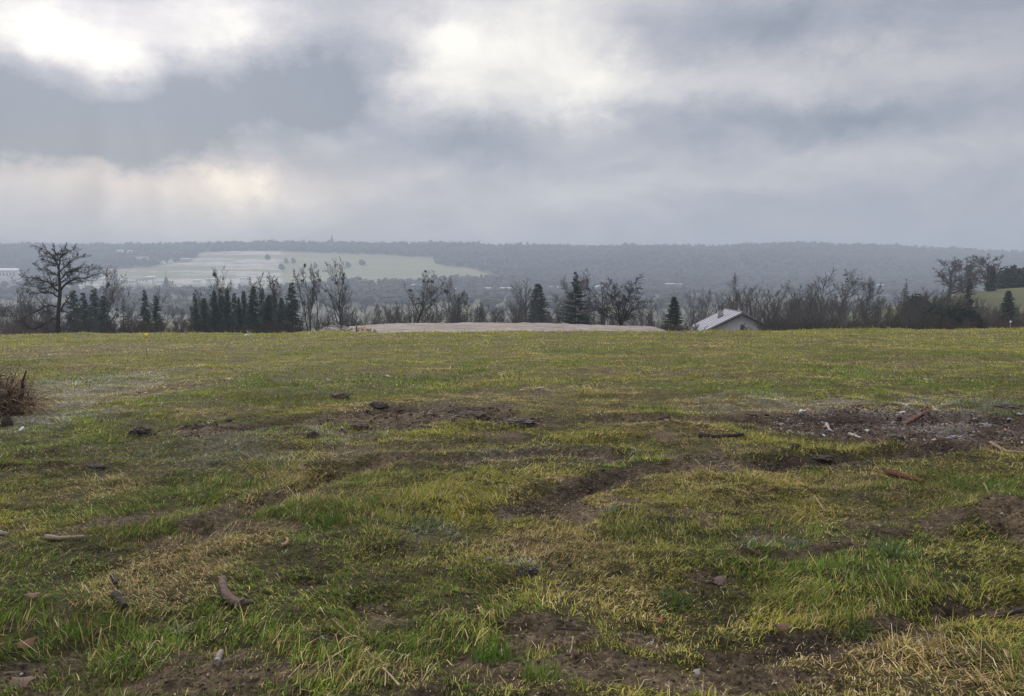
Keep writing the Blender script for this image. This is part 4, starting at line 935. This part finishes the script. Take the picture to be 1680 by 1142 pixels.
# ================================================================== houses across the valley
def far_house(px, py, wpx, hpx, Y, label, roof=(.16, .12, .11), wall=(.62, .60, .55), rows=1, cols=3, rot=0, roof_frac=.4, name='house', cat='house', depth=None, group=None):
    d = pix_dir(px, py); x = d[0] * Y / d[1]; w = wpx / F * Y; ztop = EYE + d[2] * Y / d[1]; hh = hpx / F * Y; z = ztop - hh
    o = link(name, None); o.location = (x, Y, z); o.rotation_euler = (0, 0, rot); tag(o, label, cat, group); D = depth or min(w * .8, 12); wh = hh * (1 - roof_frac)
    sink = max(0., z - float(macro(x, Y))) + 1.0
    g = Geo(); g.box((-w / 2, 0, -sink), (w / 2, D, wh), wall); link('wall', g.mesh('far_wall', M_PLASTER), o)
    g = Geo(); e = .4; v = [(-w / 2 - e, -e, wh + .01), (w / 2 + e, -e, wh + .01), (w / 2 + e, D + e, wh + .01), (-w / 2 - e, D + e, wh + .01), (-w / 2 - e, D / 2, hh), (w / 2 + e, D / 2, hh)]
    g.add(v, [(0, 1, 5, 4), (2, 3, 4, 5), (3, 2, 1, 0)], roof); g.add(v, [(0, 4, 3), (1, 2, 5)], roof); link('roof', g.mesh('far_roof', M_PLASTER), o)
    for r_ in range(rows):
        for c in range(cols):
            cx = -w / 2 + w * (c + .5) / cols; cz = wh * (r_ + .55) / rows; ww, wz = w / cols * .22, wh / rows * .26
            g = Geo(); g.box((cx - ww, -.12, cz - wz), (cx + ww, -.02, cz + wz), (.10, .11, .13)); link('window', g.mesh('far_window', M_PAINT), o)
    return o
WHT = (.80, .79, .76); SNOWR = (.72, .72, .74)
far_house(231, 421, 19, 12, 1480, 'largest cream house with rows of windows on the far slope', (.40, .38, .35), (.74, .71, .60), 2, 4, .1, .22)
far_house(195, 409.5, 9, 4.5, 1640, 'small white house high among the trees, left of its neighbour', SNOWR, WHT, 1, 2)
far_house(212, 410.5, 7, 4, 1640, 'small white house high among the trees, right of its neighbour', SNOWR, WHT, 1, 2)
far_house(252, 425.5, 8, 4, 1480, 'low pale house immediately right of the largest cream house', (.5, .48, .46), (.6, .58, .54), 1, 2)
far_house(262, 428, 12, 5.5, 1460, 'white bungalow right of the largest cream house', SNOWR, WHT, 1, 3)
far_house(283, 424, 7, 6, 1480, 'narrow white gabled house on the far slope', (.3, .26, .24), WHT, 1, 1, R(80), .5)
far_house(303, 423.5, 16, 4.5, 1500, 'long low house with grey roof at the meadow corner', SNOWR, (.45, .43, .42), 1, 4)
far_house(287, 414, 14, 4, 1600, 'faint hillside house under the ridge wood', (.4, .38, .37), (.5, .48, .46), 1, 3)
far_house(178, 441, 14, 11, 1150, 'pinkish house rising left of the pointed far tree', (.42, .34, .31), (.66, .54, .49), 2, 2)
far_house(173, 455, 20, 6, 1080, 'white house with flat pale roof behind the great tree', SNOWR, WHT, 1, 4)
far_house(199, 458, 14, 6, 1080, 'small white valley house right of the pointed far tree', (.55, .54, .52), WHT, 1, 3)
far_house(213, 459, 14, 6, 1060, 'valley house with a pale hipped roof', (.6, .58, .55), (.66, .64, .6), 1, 3)
far_house(232, 456, 20, 6, 1070, 'valley house with long dark eaves and white gable', (.30, .27, .26), WHT, 1, 4)
far_house(245, 453, 14, 6, 1100, 'valley house with a rounded snowy roof', SNOWR, (.6, .58, .55), 1, 3)
far_house(262, 459, 12, 5, 1080, 'white cottage at the right end of the valley houses', SNOWR, WHT, 1, 2)
far_house(322, 459, 12, 4, 1080, 'pale shed below the terraced fields', SNOWR, WHT, 1, 3)
far_house(345, 457, 16, 4, 1090, 'long white shed below the terraced fields', SNOWR, WHT, 1, 4)
far_house(8, 440, 34, 15, 1000, 'large white hall at the left edge of the valley', SNOWR, (.6, .6, .6), 1, 6, name='industrial_hall', cat='building')
far_house(400, 455, 14, 4, 1090, 'small pale barn at the foot of the far meadow', SNOWR, WHT, 1, 3)
for i, (px, py, w, h, lab) in enumerate([(682, 464, 26, 5, 'low pale hall behind the heavy mistletoe tree'), (755, 470, 34, 4, 'thin white roofed hall right of the heavy mistletoe tree'), (815, 469, 44, 4, 'long white roofed hall left of the pale misty spruce'),
      (910, 467, 24, 5, 'white roofed hall left of the wide open fir'), (985, 466, 22, 6, 'white roofed hall between the fir and the fruit tree'), (1105, 462, 28, 4, 'thin white roof right of the fruit tree'),
      (1180, 464, 22, 6, 'pale hall above the house chimney'), (1362, 462, 24, 4, 'white roofed hall left of the heavy hedge mistletoe'), (1398, 460, 20, 5, 'white roofed hall right of the heavy hedge mistletoe'), (1415, 457, 14, 4, 'small white hall above the crooked tree'),
      (1455, 464, 44, 7, 'wide pale hall left of the spindly conifer')]):
    far_house(px, py + 2.5, w * (.55 + .25 * (i % 3)), h * .8, 950 + 9 * i, lab, (.62, .63, .65), (.16, .17, .18), 1, 5, 0, .55, 'industrial_hall', 'building', 18)
# hedgerow trees dotted over the far meadow
for i, (px, py, w) in enumerate([(440, 418, 1.3), (595, 427, 1.6), (463, 434, 1.4), (470, 424, 1.0), (482, 424, 1.0), (572, 431, 1.2), (518, 432, .9)]):
    x, y = far_xy(px, py + 8); LBL = ['spreading grey tree group on the left of the far meadow', 'largest round bush in the middle of the far meadow', 'low round bush on the far meadow above the forked tree', 'small left one of two bushes on the upper far meadow',
        'small right one of two bushes on the upper far meadow', 'flat hedge bush beside the largest meadow bush', 'small bush on the far meadow behind the tall mistletoe tree'][i]
    o = link('meadow_bush', None); o.location = (x, y, float(macro(x, y))); s = 9.0 / 3.2; tag(o, LBL, 'bush'); o.scale = (s * w, s * w, s)
    link('stem', PROTO['ever_a']['trunk'], o); fo = link('foliage', PROTO['ever_b']['crown'], o)
for px, py_b, hpx, lab in ((187, 470, 30, 'pointed dark tree among the valley houses'), (272, 468, 26, 'broad dark tree right of the valley houses'), (544, 404, 18, 'pointed spruce standing above the ridge line')):
    Yb = 1050 if py_b > 440 else 1850
    d = pix_dir(px, py_b - hpx); x = d[0] * Yb / d[1]; zt = EYE + d[2] * Yb / d[1]; zb = float(macro(x, Yb)); o = link('spruce_tree', None); o.location = (x, Yb, zb); s = (zt - zb) / 8; tag(o, lab, 'tree'); o.scale = (s * 1.4, s * 1.4, s)
    link('trunk', PROTO['spruce_c']['trunk'], o); link('crown', PROTO['cone']['crown'] if px == 272 else PROTO['spruce_c']['crown'], o)

# ================================================================== things lying in the field
def clod(px, py, wpx, hpx, label, seed, mat, cat='clod', name='earth_clod', sx=1.0, rot=0.0):
    c = G(px, py + hpx * .4); s = wpx / 2 / F * c[1] * .85; h = hpx / F * c[1] * .56
    o = link(name, blob_mesh(name, seed, mat, (.05, .04, .03), 4, .30, 1.0, freq=1.9)); o.location = (c[0], c[1], H1(*c) + h * .14); o.scale = (s, s * .75, h); o.rotation_euler = (0, 0, rot)
    tag(o, label, cat); return o
clod(231, 710, 44, 22, 'black frost dusted clod left of the bare mud strip', 1, M_CLOD)
clod(514, 711, 26, 18, 'small dark frosted clod between the mud strips', 2, M_CLOD)
clod(775, 677, 62, 20, 'long broken clod at the right of the central mud patch', 3, M_CLODB)
clod(728, 673, 40, 12, 'flat crumbly clod left of the long broken clod', 4, M_CLODB)
clod(621, 661, 42, 14, 'dark clod on the upper rim of the central mud patch', 5, M_CLOD)
clod(558, 649, 36, 12, 'brown grass sod standing alone above the mud patch', 6, M_CLODB)
clod(850, 695, 66, 14, 'wide flat dark clod right of the central mud patch', 7, M_CLOD)
clod(1303, 735, 28, 16, 'dark round clod between the right hand ruts', 8, M_CLOD)
clod(1208, 774, 34, 10, 'low black clod in the right hand rut', 9, M_CLOD)
clod(1350, 742, 40, 12, 'frost flecked clod right of the dark round clod', 10, M_CLOD)
clod(590, 700, 40, 12, 'crumbling earth lump at the lower edge of the mud patch', 11, M_CLODB)
clod(690, 686, 34, 9, 'pale sandy lump in the middle of the mud patch', 12, M_CLODB)
clod(855, 932, 26, 22, 'left one of two white rimed clods in the straw', 13, M_CLODW)
clod(875, 932, 24, 20, 'right one of two white rimed clods in the straw', 14, M_CLODW)
clod(803, 919, 24, 9, 'flat rimed crumb left of the two white clods', 15, M_CLODW)
clod(936, 916, 12, 10, 'small lone rimed crumb right of the two white clods', 16, M_CLODW)
clod(1570, 716, 50, 16, 'frosted lump in the middle of the wood chip spread', 17, M_CLODW)
clod(1620, 690, 60, 16, 'frosted lump towards the back of the wood chip spread', 18, M_CLODW)
clod(1355, 704, 26, 14, 'upright frosty lump at the left end of the wood chip spread', 19, M_CLODW)
clod(375, 688, 14, 9, 'small white stone like lump above the left mud strip', 20, M_CLODW)
clod(160, 768, 30, 7, 'dark flat sod in the grass below the black clod', 21, M_CLOD)
clod(12, 690, 22, 22, 'black root lump under the brush heap', 22, M_CLOD)
clod(1655, 668, 60, 12, 'frosted lump at the far right end of the chips', 23, M_CLOD)
clod(1470, 722, 34, 9, 'dark flat lump at the front of the wood chips', 24, M_CLOD)

def stick(pts, r0, r1, label, col, cat='stick', name='stick', n=7, lift=.012, mat=None, forks=(), rough=.13, seed=1, ends=None):
    """a bent stick lying along pixels pts on the field"""
    rg = np.random.default_rng(seed); P = []
    for q in pts:
        px, py = q[:2]; c = G(px, py); P.append((c[0], c[1], H1(*c) + lift + (q[2] if len(q) > 2 else 0)))
    P = np.array(P, float)
    if len(P) > 2:                                     # smooth the path a little
        t = np.linspace(0, len(P) - 1, (len(P) - 1) * 4 + 1); P = np.stack([np.interp(t, np.arange(len(P)), P[:, k]) for k in range(3)], 1)
        Q = P.copy(); Q[1:-1] = (P[:-2] + 2 * P[1:-1] + P[2:]) / 4; P = Q
    b = P[0].copy(); rad = np.linspace(r0, r1, len(P)) * (1 + rough * rg.normal(0, 1, len(P)))
    g = Geo(); g.chain(P - b, rad, n, col)
    for f, ang, L in forks:
        i = int(f * (len(P) - 1)); d = unit(P[min(i + 1, len(P) - 1)] - P[i - 1]); ca, sa = math.cos(ang), math.sin(ang)
        dd = np.array([d[0] * ca - d[1] * sa, d[0] * sa + d[1] * ca, .12]); g.chain(np.array([P[i] - b, P[i] - b + dd * L * .5, P[i] - b + dd * L + np.array([0, 0, -.01])]), [rad[i] * .7, rad[i] * .5, rad[i] * .3], 5, col)
    o = link(name, g.mesh(name, mat or M_WOOD, True)); o.location = b; tag(o, label, cat); return o
BR = (.115, .085, .068); GREY = (.22, .19, .165); PALE = (.36, .28, .165); RED = (.17, .062, .040)
stick([(366, 970), (366, 984), (371, 996), (383, 1006), (398, 1012)], .021, .027, 'thick curved grey brown branch piece in the lower left grass', BR, 'branch', 'branch_piece', 9, .03, None, ((.95, .9, .07), (.9, -.8, .06), (.5, 1.2, .05)), .17)
stick([(363, 1070), (360, 1082), (355, 1096)], .013, .018, 'short weathered wood splinter in the lower left mud', GREY, 'splinter', 'wood_splinter', 6, .015)
stick([(76, 894), (100, 898), (140, 901)], .020, .011, 'pale split stick lying flat in the left grass', (.22, .185, .14), 'stick', 'stick', 6, .022)
stick([(-6, 879), (6, 881), (14, 883)], .022, .016, 'grey board end at the left edge of the field', (.21, .185, .16), 'board', 'board_end', 5, .022)
stick([(462, 912), (470, 910), (473, 903), (470, 896)], .012, .008, 'curl of reddish bark standing in the grass', (.30, .17, .12), 'bark', 'bark_curl', 6, .01, None, (), .1)
stick([(1454, 780), (1516, 804)], .034, .020, 'dark red split log in the right hand grass', (.105, .045, .030), 'log', 'split_log', 5, .035, None, (), .05)
stick([(1424, 774), (1442, 777), (1458, 782)], .012, .018, 'thin reddish strip of bark left of the dark red log', (.16, .085, .05), 'bark', 'bark_strip', 5, .02)
stick([(1480, 692), (1526, 682)], .03, .018, 'orange red plank lying on the wood chips', (.17, .085, .055), 'plank', 'plank', 4, .035, None, (), .03)
stick([(1388, 672), (1410, 672), (1432, 670)], .018, .012, 'reddish stick at the back of the wood chips', (.22, .11, .075), 'stick', 'stick', 5, .03)
stick([(1625, 730), (1632, 736), (1650, 744), (1690, 752)], .020, .016, 'curved pale branch at the right edge below the chips', (.20, .15, .11), 'branch', 'branch_piece', 6, .04, None, ((.12, 1.0, .2),))
stick([(1034, 690), (1066, 687), (1098, 685)], .040, .032, 'short dark log lying across the middle rut', (.06, .044, .036), 'log', 'log', 8, .03, None, (), .12)
stick([(1146, 722), (1180, 722), (1220, 721)], .030, .020, 'long thin black branch below the wood chips', (.034, .028, .026), 'branch', 'branch_piece', 7, .025, None, (), .15)
stick([(1356, 696), (1361, 708), (1366, 712)], .022, .012, 'pale broken splinter standing up in the frosty lump', (.28, .25, .22), 'splinter', 'wood_splinter', 5, .04)
stick([(1393, 714), (1404, 718), (1412, 724)], .020, .012, 'whitish splinter on the left of the chips', (.32, .29, .26), 'splinter', 'wood_splinter', 5, .03)
stick([(546, 1044), (572, 1058), (596, 1068)], .0026, .002, 'pale dry stalk lying to the upper left of the forked straws', PALE, 'stalk', 'dry_stalk', 5, .05)
stick([(596, 1068), (575, 1085), (540, 1108), (500, 1140)], .0022, .0014, 'long thin straw running to the bottom edge', PALE, 'stalk', 'dry_stalk', 5, .04)
stick([(600, 1080), (610, 1095), (625, 1106), (636, 1113)], .0022, .002, 'short bent straw beside the long thin straw', PALE, 'stalk', 'dry_stalk', 5, .04)
stick([(628, 1116), (640, 1128), (655, 1145)], .0042, .005, 'thick split reed at the bottom edge', PALE, 'stalk', 'dry_stalk', 5, .03)
stick([(632, 1115), (633, 1130), (632, 1146)], .003, .003, 'upright broken reed stub at the bottom edge', PALE, 'stalk', 'dry_stalk', 5, .03)
stick([(716, 1103), (700, 1122), (692, 1146)], .0026, .002, 'bent straw in the lower centre near the bright tuft', PALE, 'stalk', 'dry_stalk', 5, .03)
stick([(780, 1110), (765, 1125), (755, 1136)], .002, .002, 'short straw left of the bright green bottom tuft', PALE, 'stalk', 'dry_stalk', 5, .03)
stick([(767, 900), (766.5, 900, .05), (766, 900, .10)], .005, .004, 'short upright grey stalk stub in the middle grass', (.36, .32, .26), 'stalk', 'dry_stalk', 5, 0)
stick([(661, 852), (661, 852, .05), (660, 852, .095)], .004, .004, 'short upright stub left of the middle grass tuft', (.36, .32, .26), 'stalk', 'dry_stalk', 5, 0)
stick([(816, 1022), (838, 1026), (856, 1022), (862, 1015)], .006, .004, 'curved dark twig across the lower mud patch', (.09, .065, .05), 'twig', 'twig', 5, .015)
stick([(915, 1042), (940, 1044), (960, 1040)], .006, .004, 'dark root piece on the lower mud patch', (.06, .045, .036), 'root', 'root_piece', 5, .015)
stick([(940, 1058), (938, 1070), (935, 1080)], .004, .003, 'small pale twig on the lower mud patch', (.30, .24, .17), 'twig', 'twig', 5, .02)
stick([(1618, 1000), (1640, 1003), (1690, 1004)], .014, .012, 'dark decayed branch at the lower right edge', (.05, .042, .036), 'branch', 'branch_piece', 6, .02, None, (), .15)
stick([(1614, 811), (1622, 826), (1632, 840)], .005, .004, 'thin bare twig left of the right hand earth mound', (.26, .20, .13), 'twig', 'twig', 5, .05)
stick([(1336, 824), (1344, 835), (1350, 843)], .004, .004, 'leaning pale straw in the right hand grass', PALE, 'stalk', 'dry_stalk', 5, .06)
stick([(185, 962), (192, 970), (190, 978)], .016, .012, 'dark stump end left of the yellow straw', (.05, .042, .036), 'stump', 'stump_end', 6, .03)
stick([(190, 998), (196, 1008), (205, 1016)], .024, .018, 'black decayed wood lump below the yellow straw', (.035, .029, .026), 'wood lump', 'wood_lump', 6, .03, None, (), .2)
stick([(742, 970), (770, 972), (785, 971)], .006, .005, 'short dark twig below the rimed clods', (.06, .045, .036), 'twig', 'twig', 5, .02)

def leaf(px, py, wpx, label, col, rot=0., name='dead_leaf'):
    c = G(px, py); s = wpx / F * c[1] / 2; g = Geo(); n = 12; a = np.arange(n) * 2 * math.pi / n
    rr = 1 + .22 * np.cos(5 * a) ; top = np.stack([np.cos(a) * rr * s, np.sin(a) * rr * s * .6, .25 * s * np.cos(2 * a) + .12 * s], 1)
    v = np.concatenate([top, [[0, 0, .02 * s]], top - [0, 0, .002], [[0, 0, .02 * s - .002]]]); i = np.arange(n); j = (i + 1) % n
    g.add(v, np.concatenate([np.stack([i, j, np.full(n, n)], 1), np.stack([j + n + 1, i + n + 1, np.full(n, 2 * n + 1)], 1)]), col)
    o = link(name, g.mesh(name, M_CHIP)); o.location = (c[0], c[1], H1(*c) + .035); o.rotation_euler = (.35, 0, rot); tag(o, label, 'leaf')
leaf(56, 1003, 20, 'pinkish brown dead leaf in the lower left grass', (.19, .12, .09), .3)
leaf(42, 1064, 34, 'large orange brown dead leaf near the lower left corner', (.12, .065, .04), 1.0)
leaf(4, 1068, 16, 'dark brown dead leaf at the left edge', (.11, .06, .04), 2.0)
leaf(1142, 1113, 18, 'grey curled dead leaf at the bottom right of centre', (.24, .22, .21), .8)
leaf(1283, 1042, 26, 'brown dead leaf lying in the right hand green grass', (.13, .08, .055), .2)
leaf(1085, 1018, 18, 'rust coloured dead leaf between the lower mud patches', (.22, .085, .04), 1.6)
leaf(1180, 945, 34, 'dull purple brown dead leaf on the small mud spot', (.12, .085, .075), .5)
leaf(38, 1130, 40, 'broad pale dead leaf at the bottom left corner', (.15, .11, .08), .1)

# stronger grass tufts that stand out
def tuft(px, py, wpx, hpx, n, col, label, seed, wid=.004, lean=.75):
    c = G(px, py); s = wpx / F * c[1] / 2; h = hpx / F * c[1]; rg = np.random.default_rng(seed); g = Geo(); z0 = H1(*c)
    for i in range(n):
        a = rg.random() * 6.28; l = h * rg.uniform(.45, 1.05); le = lean * rg.uniform(.2, 1.3); b = np.array([rg.normal(0, s * .42), rg.normal(0, s * .42), -.01])
        t = np.linspace(0, 1, 5)[:, None]; an = le * (.4 + 1.1 * t); dirs = np.concatenate([np.cos(a) * np.sin(an), np.sin(a) * np.sin(an), np.cos(an)], 1)
        pts = b + np.cumsum(dirs * l / 4, 0) - dirs[0] * l / 4; sd_ = np.array([-math.sin(a), math.cos(a), 0]); w = wid * np.array([1, 1.1, .95, .65, .05]) * rg.uniform(.7, 1.3)
        v = np.concatenate([pts - sd_ * w[:, None], pts + sd_ * w[:, None]]); k = np.arange(4)
        g.add(v, np.stack([k, k + 5, k + 6, k + 1], 1), np.array(col) * rg.uniform(.65, 1.4))
    o = link('grass_tuft', g.mesh('grass_tuft', M_GRASS)); o.location = (c[0], c[1], z0); tag(o, label, kind='stuff')
tuft(1466, 918, 70, 36, 70, (.105, .15, .055), 'large pale green broad bladed tuft in the right hand grass', 1, .0055)
tuft(1315, 895, 50, 24, 40, (.12, .15, .08), 'frosty edged tuft left of the large pale green tuft', 2, .005)
tuft(700, 866, 90, 34, 80, (.085, .13, .06), 'spreading grass tuft in the middle ground', 3, .004, 1.0)
tuft(805, 1085, 90, 34, 110, (.075, .14, .02), 'bright green tuft right of the straws in the lower centre', 4, .003)
tuft(885, 1130, 90, 40, 110, (.12, .17, .03), 'yellow green tuft at the bottom centre', 5, .003)
tuft(1400, 1030, 110, 40, 110, (.06, .105, .022), 'deep green tuft at the lower right', 6, .003, .9)
tuft(1105, 985, 80, 30, 80, (.06, .105, .022), 'dark green tuft right of the lower mud patch', 7, .003, .9)
tuft(1010, 848, 44, 16, 40, (.14, .18, .12), 'small frosted rosette beside the brown track', 8, .005, 1.1)
tuft(300, 1040, 40, 40, 26, (.19, .22, .12), 'long bleached drooping blades in front of the straw patch', 9, .0035, 1.2)
tuft(540, 862, 50, 18, 50, (.05, .10, .03), 'dark green tuft in the left middle grass', 10, .003, .9)

# ---- brush heap at the left edge
def brush_heap():
    c = G(6, 682); rg = np.random.default_rng(4); o = link('brush_heap', None); z0 = H1(*c); o.location = (c[0] - .2, c[1], z0); tag(o, 'brown heap of twigs and dead grass at the left edge', 'brush heap')
    sc = 1 / F * c[1]; Wd, Ht = 68 * sc, 96 * sc
    b = blob_mesh('mound', 41, M_CLODB, (.1, .08, .06), 4, .35); m = link('mound', b, o); m.scale = (Wd * .85, Wd * .7, Ht * .55); m.location = (-.1, 0, Ht * .08)
    def bunch(name, n, L, r, col, spread, up):
        g = Geo()
        for i in range(n):
            a = rg.random() * 6.28; q = rg.random() ** .5; p = np.array([math.cos(a) * q * Wd, math.sin(a) * q * Wd * .7, Ht * .5 * (1 - q * q) + rg.uniform(-.03, .05)])
            d = unit(np.array([math.cos(a) * spread, math.sin(a) * spread, up]) + rg.normal(0, .5, 3)); pts = path(rg, p, d, L * rg.uniform(.4, 1.2), 4, .18, -.5)
            g.chain(pts, np.linspace(r, r * .4, 5), 3, np.array(col) * rg.uniform(.6, 1.4), False)
        x = link(name, g.mesh(name, M_TWIG), o); x['kind'] = 'stuff'
    bunch('dead_grass', 800, .42, .004, (.30, .215, .14), .8, .5); bunch('twigs', 260, .5, .006, (.09, .065, .052), .5, .9)
    g = Geo(); g.chain(np.array([(.42, 0, .10), (.50, .02, .30), (.52, .0, .48), (.58, .02, .66)]), [.035, .028, .02, .008], 6, (.055, .043, .038)); g.chain(np.array([(.50, .02, .30), (.40, .05, .36)]), [.02, .008], 5, (.055, .043, .038)); link('root_stub', g.mesh('root_stub', M_WOOD), o)
    g = Geo(); g.chain(np.array([(-.4, -.1, .35), (0.0, -.1, .5), (.28, -.05, .6)]), [.03, .022, .01], 6, (.06, .048, .042)); link('branch', g.mesh('heap_branch', M_WOOD), o)
brush_heap()

# ---- chips, bark and frost crumbs: countless
def chips():
    rg = np.random.default_rng(8); g = Geo(); X = []; Yc = []
    for (cx, cyy, rx, ry, s), n in zip([MUD[4], MUD[5], MUD[6], MUD[0], MUD[1], MUD[3], MUD[17], MUD[7]], [6500, 900, 800, 260, 200, 90, 150, 0]):
        a = rg.random(n) * 6.28; q = rg.random(n) ** .5 * 1.15; X.append(cx + np.cos(a) * q * rx); Yc.append(cyy + np.sin(a) * q * ry)
    x0, y0 = wedge(1500, 3, 22); X.append(x0); Yc.append(y0)
    x0, y0 = wedge(9000, 7, 30); k0 = fbm(x0, y0, 1.4, 4, 403, .6) > .60; X.append(x0[k0]); Yc.append(y0[k0])
    nf0 = len(X[-1]); x = np.concatenate(X); y = np.concatenate(Yc); n = len(x); fl = np.zeros(n, bool); fl[-nf0:] = True; nn = fbm(x, y, .4, 3, 401)
    k = nn > .42; x, y, fl = x[k], y[k], fl[k]; n = len(x); z = H(x, y) + np.where(fl, .022, 0)
    L = rg.uniform(.004, .013, n) * (1 + (rg.random(n) < .05) * 2.5); Wd = L * rg.uniform(.2, .7, n); T = L * rg.uniform(.1, .3, n); yaw = rg.random(n) * 6.28; tl = rg.normal(0, .45, n)
    big = sstep(5, 13, y); L = L * (.3 + 1.2 * big); Wd = Wd * (.3 + 1.2 * big); T = T * (.3 + 1.2 * big)
    ex = np.stack([np.cos(yaw) * np.cos(tl), np.sin(yaw) * np.cos(tl), np.sin(tl)], 1) * L[:, None]; ey = np.stack([-np.sin(yaw), np.cos(yaw), np.zeros(n)], 1) * Wd[:, None]; ez = np.stack([np.zeros(n), np.zeros(n), T], 1)
    P = np.stack([x, y, z + .012], 1); V = []
    for a, b, c in ((-1, -1, -1), (1, -1, -1), (1, 1, -1), (-1, 1, -1), (-1, -1, 1), (1, -1, 1), (1, 1, 1), (-1, 1, 1)):
        V.append(P + ex * a * rg.uniform(.6, 1, (n, 1)) + ey * b * rg.uniform(.5, 1, (n, 1)) + ez * c)
    V = np.stack(V, 1); r = rg.random(n)[:, None]; pil = np.clip(cover(x, y, MUD[4:7], 11), 0, 1)[:, None]
    col = np.where(r < .20, np.array([.35, .36, .38]), np.where(r < .62, np.array([.075, .05, .046]), np.where(r < .82, np.array([.20, .13, .10]), np.array([.34, .28, .22])))) * rg.uniform(.6, 1.25, (n, 1))
    col = np.where(fl[:, None] & (r < .8), np.array([.46, .47, .49]) * rg.uniform(.6, 1.1, (n, 1)), col)
    f = np.array([(3, 2, 1, 0), (4, 5, 6, 7), (0, 1, 5, 4), (1, 2, 6, 5), (2, 3, 7, 6), (3, 0, 4, 7)])
    g.add(V.reshape(-1, 3), ((np.arange(n) * 8)[:, None, None] + f[None]).reshape(-1, 4), np.repeat(col, 8, 0))
    o = link('wood_chips', g.mesh('wood_chips', M_CHIP)); tag(o, 'frosted wood chips, bark and crumbs strewn over the mud', kind='stuff')
chips()
def crumbs():
    rg = np.random.default_rng(18); X = []; Yc = []
    for cx, cyy, rx, ry, s in MUD:
        n = int(np.clip(rx * ry * 1100, 200, 1500)); a = rg.random(n) * 6.28; q = rg.random(n) ** .5 * 1.1; X.append(cx + np.cos(a) * q * rx); Yc.append(cyy + np.sin(a) * q * ry)
    for pts, w, dep in RUTS:
        for a, b in zip(pts[:-1], pts[1:]):
            n = int(np.linalg.norm(b - a) * 130); t = rg.random((n, 1)); p = a + (b - a) * t + rg.normal(0, w * .7, (n, 2)); X.append(p[:, 0]); Yc.append(p[:, 1])
    x = np.concatenate(X); y = np.concatenate(Yc); mud = fields(x, y)[0]; k = (rg.random(len(x)) < .15 + mud) & (y < 30); x, y = x[k], y[k]; n = len(x)
    sz = (.003 + .026 * rg.random(n) ** 4.0) * (.55 + .6 * sstep(4, 11, y)); z = H(x, y) + sz * .15
    d = np.array([(1, 0, 0), (0, 1, 0), (-1, 0, 0), (0, -1, 0), (0, 0, .8), (0, 0, -.6)], float)
    yaw = rg.random(n) * 6.28; ca, sa = np.cos(yaw), np.sin(yaw); J = d[None] * rg.uniform(.55, 1.3, (n, 6, 1)) + rg.normal(0, .22, (n, 6, 3))
    V = np.stack([J[..., 0] * ca[:, None] - J[..., 1] * sa[:, None], J[..., 0] * sa[:, None] + J[..., 1] * ca[:, None], J[..., 2] * .8], -1) * sz[:, None, None] + np.stack([x, y, z], 1)[:, None]
    f = np.array([(0, 1, 4), (1, 2, 4), (2, 3, 4), (3, 0, 4), (1, 0, 5), (2, 1, 5), (3, 2, 5), (0, 3, 5)]); g = Geo()
    col = np.array([.070, .052, .036]) * rg.uniform(.45, 1.5, (n, 1)); col = np.where(rg.random((n, 1)) < .06, np.array([.25, .24, .24]), col)
    g.add(V.reshape(-1, 3), ((np.arange(n) * 6)[:, None, None] + f[None]).reshape(-1, 3), np.repeat(col, 6, 0))
    o = link('soil_crumbs', g.mesh('soil_crumbs', M_CHIP)); tag(o, 'loose crumbs of churned earth along the ruts and mud', kind='stuff')
crumbs()

# ================================================================== the air over the valley
def haze():
    g = Geo(); g.box((-5000, -400, -40), (5000, 2600, 122)); m, nt, N, L = mat_new('haze_air')
    out = N.new('ShaderNodeOutputMaterial'); v = N.new('ShaderNodeVolumePrincipled'); v.inputs['Density'].default_value = HAZE_DENSITY; v.inputs['Color'].default_value = (.545, .63, .745, 1); v.inputs['Anisotropy'].default_value = .0
    L.new(v.outputs[0], out.inputs['Volume']); o = link('haze', g.mesh('haze', m)); tag(o, 'pale winter haze lying over field and valley', kind='stuff')
HAZE_DENSITY = .00066
haze()

# ---- look-alikes of the smaller groups are told apart by their order across the view
ORD += ['fourteenth', 'fifteenth', 'sixteenth', 'seventeenth', 'eighteenth', 'nineteenth', 'twentieth']
_same = {}
for o in COL.objects:
    if o.get('group') and o.get('label') and not o.parent: _same.setdefault((o['group'], o['label']), []).append(o)
for (grp, lab), lst in _same.items():
    if 1 < len(lst) <= 20:
        for i, o in enumerate(sorted(lst, key=lambda q: q.location.x / q.location.y)): o['label'] = f'{lab}, {ORD[i]} from the left'
